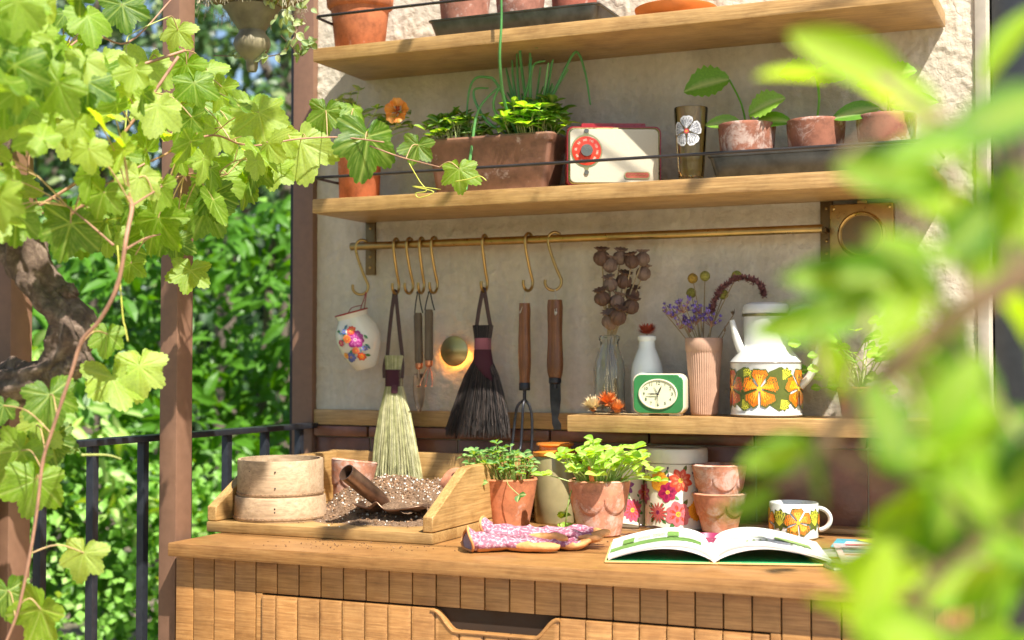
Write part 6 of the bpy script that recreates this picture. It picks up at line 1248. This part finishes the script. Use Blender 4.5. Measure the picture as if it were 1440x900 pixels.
o = pet.build("twiglets", plain("pinkish_twig", (.34, .22, .13), .6, 0.0, .2), fb); o.location = -FO; tag(o, kind='stuff')
# ---------------------------------------------------------------- hedge, bushes and trees beyond the railing
HG = leafm("laurel_leaf", (.06, .18, .012), (.13, .32, .02), (.32, .54, .04), .3, .45)
HGS = leafm("laurel_leaf_mass", (.06, .18, .012), (.13, .32, .02), (.3, .5, .04), .3, .45)
BG2 = leafm("bush_leaf", (.14, .32, .05), (.24, .46, .09), (.38, .6, .16), .35, .45)
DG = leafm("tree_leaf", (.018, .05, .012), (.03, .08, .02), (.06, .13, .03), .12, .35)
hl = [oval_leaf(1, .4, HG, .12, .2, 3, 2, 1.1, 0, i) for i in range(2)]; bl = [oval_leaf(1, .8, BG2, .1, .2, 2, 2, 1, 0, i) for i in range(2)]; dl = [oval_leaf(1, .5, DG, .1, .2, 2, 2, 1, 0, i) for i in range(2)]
def plant(name, label, cat, pts_fn, count, tmpl, mass_mat, size, near_n, seed, stems=None, loc_=(0, 0, 0), group=None, face=(.5, -.6, .6), rand=.8):
    rg = random.Random(seed); o = empty(name, loc_, 0, label, cat, group); L0 = Vector(loc_); P = [pts_fn(rg) for _ in range(count)]
    P.sort(key=lambda p: (p-CAMV).length)
    ms_ = Mass()
    for i, p in enumerate(P):
        al = Vector((rg.uniform(-1, 1), rg.uniform(-1, 1), rg.uniform(-1, .4))); nn = Vector(face)+Vector((rg.uniform(-1, 1), rg.uniform(-1, 1), rg.uniform(-1, 1)))*rand; s_ = size*rg.uniform(.65, 1.25)
        if i < near_n: put_leaf(o, tmpl[i % len(tmpl)], p-L0, al, nn, s_)
        else: ms_.leaf(tmpl[i % len(tmpl)], orient(p-L0, al, nn, s_))
    if ms_.mb.v: tag(ms_.mb.build("foliage", mass_mat, o, 0), kind='stuff')
    if stems:
        m = MB()
        for (a, b, r_) in stems: m.tube(smooth_path([Vector(a)-L0, (Vector(a)+Vector(b))/2-L0+Vector((rg.uniform(-.08, .08), rg.uniform(-.08, .08), 0)), Vector(b)-L0], 4), [r_*(1-.06*k) for k in range(9)], 10)
        m.build("trunk", plain("grey_bark", (.12, .095, .07), .9, 0.0, .3, .8, 30.0), o)
    return o
U = Vector((.78, .62, 0)); V_ = Vector((-.62, .78, 0)); H0 = Vector((-3.1, 1.1, 0))
def hedge_pt(z0, z1, dep, half, off=0, lump=.35):
    def f(rg):
        u = rg.uniform(-half, half); z = rg.uniform(z0, z1); d = lump*noise.noise(Vector((u*1.6, z*1.6, off)))*1.6+lump*.5*noise.noise(Vector((u*4.5, z*4.5, off+3)))
        return H0+U*u+V_*(off+d+abs(rg.gauss(0, dep)))+Vector((0, 0, z))
    return f
plant("laurel_hedge", "dense glossy laurel hedge behind the railing and brown post", "hedge", hedge_pt(-1.0, .66, .3, 2.7, .2, .6), 15000, hl, HGS, .1, 300, 1, [(H0+U*u+V_*.55+Vector((0, 0, GR-.3)), H0+U*(u+.1)+V_*.5+Vector((0, 0, .5)), .03) for u in (-2, -1.2, -.4, .4, 1.2, 2)], (-3.1, 1.1, GR))
o_ = MB(); o_.box((-2.7, .75, GR-.3), (2.7, .8, .45), 0, Matrix.Translation((-3.1, 1.1, 0)) @ Matrix.Rotation(math.atan2(.62, .78), 4, 'Z'))
plant("low_bush", "pale green low bush growing below the laurel hedge", "bush", hedge_pt(-1.5, -.33, .22, 2.6, -.45, .3), 13000, bl, BG2, .036, 300, 2, None, (-2.8, .7, GR))
def crown(c_, r_, sq=1.0, clumps=26, seed=1):
    rr = random.Random(seed); cl = [(Vector(c_)+Vector((rr.gauss(0, .5), rr.gauss(0, .5), rr.gauss(0, .45)*sq))*r_, rr.uniform(.16, .34)*r_) for _ in range(clumps)]
    def f(rg): c0, q = rg.choice(cl); return c0+Vector((rg.gauss(0, 1), rg.gauss(0, 1), rg.gauss(0, .8)))*q*.55
    return f
def at_far(px, z, d):   # points along the line of sight past the railing
    a = R(23.5)+math.atan((720-px)/1950); return Vector((-math.sin(a)*d, -2.8+math.cos(a)*d, z))
TR_ = [(60, 2.3, 9.5, 1.5), (230, 2.9, 10.5, 1.6), (400, 2.3, 9.0, 1.35), (330, 1.4, 8.2, .9), (-120, 2.4, 10, 1.7), (560, 2.8, 11, 1.9), (140, 1.2, 8.8, 1.0)]
labs = ["dark tree behind the vine at the left edge", "tall dark tree behind the hanging moss basket", "dark tree showing between the hanging basket and the wall post", "low dark tree above the laurel hedge", "dark tree beyond the left edge post", "dark tree behind the plaster wall", "small dark tree behind the gnarled trunk"]
for k, (px, z, d, r_) in enumerate(TR_):
    c_ = at_far(px, z, d); g0 = Vector((c_.x, c_.y, GR-.35))
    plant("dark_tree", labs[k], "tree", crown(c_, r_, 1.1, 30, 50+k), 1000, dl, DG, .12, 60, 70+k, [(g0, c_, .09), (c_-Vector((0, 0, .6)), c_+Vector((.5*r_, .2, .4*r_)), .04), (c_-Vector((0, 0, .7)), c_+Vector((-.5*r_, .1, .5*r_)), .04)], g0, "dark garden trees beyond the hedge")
# sunlit shrub above the hedge near the wall
c_ = at_far(415, .85, 6.2); plant("sunny_shrub", "sunlit yellow green shrub rising above the hedge beside the wall post", "shrub", crown(c_, .5, 1.0, 12, 9), 900, bl, BG2, .06, 100, 90, [((c_.x, c_.y, GR-.3), tuple(c_), .03)], (c_.x, c_.y, GR-.3))
# far leafy rise closing the view
def far_pt(rg): px = rg.uniform(-900, 1000); d = rg.uniform(14, 17); p = at_far(px, 0, d); p.z = GR+rg.random()**1.15*(3.2+1.0*noise.noise(Vector((px*.006, 1, 0)))); return p
ms_ = Mass(); rg = random.Random(5)
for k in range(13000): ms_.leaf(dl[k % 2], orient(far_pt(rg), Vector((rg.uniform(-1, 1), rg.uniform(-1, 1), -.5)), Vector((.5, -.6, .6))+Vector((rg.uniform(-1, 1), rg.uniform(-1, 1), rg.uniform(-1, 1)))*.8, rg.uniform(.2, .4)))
tag(ms_.mb.build("far_woods", leafm("far_leaf", (.02, .055, .02), (.035, .085, .03), (.06, .12, .05), .2, .5), None, 0), "distant dark woods closing off the garden", "woods", kind='stuff')
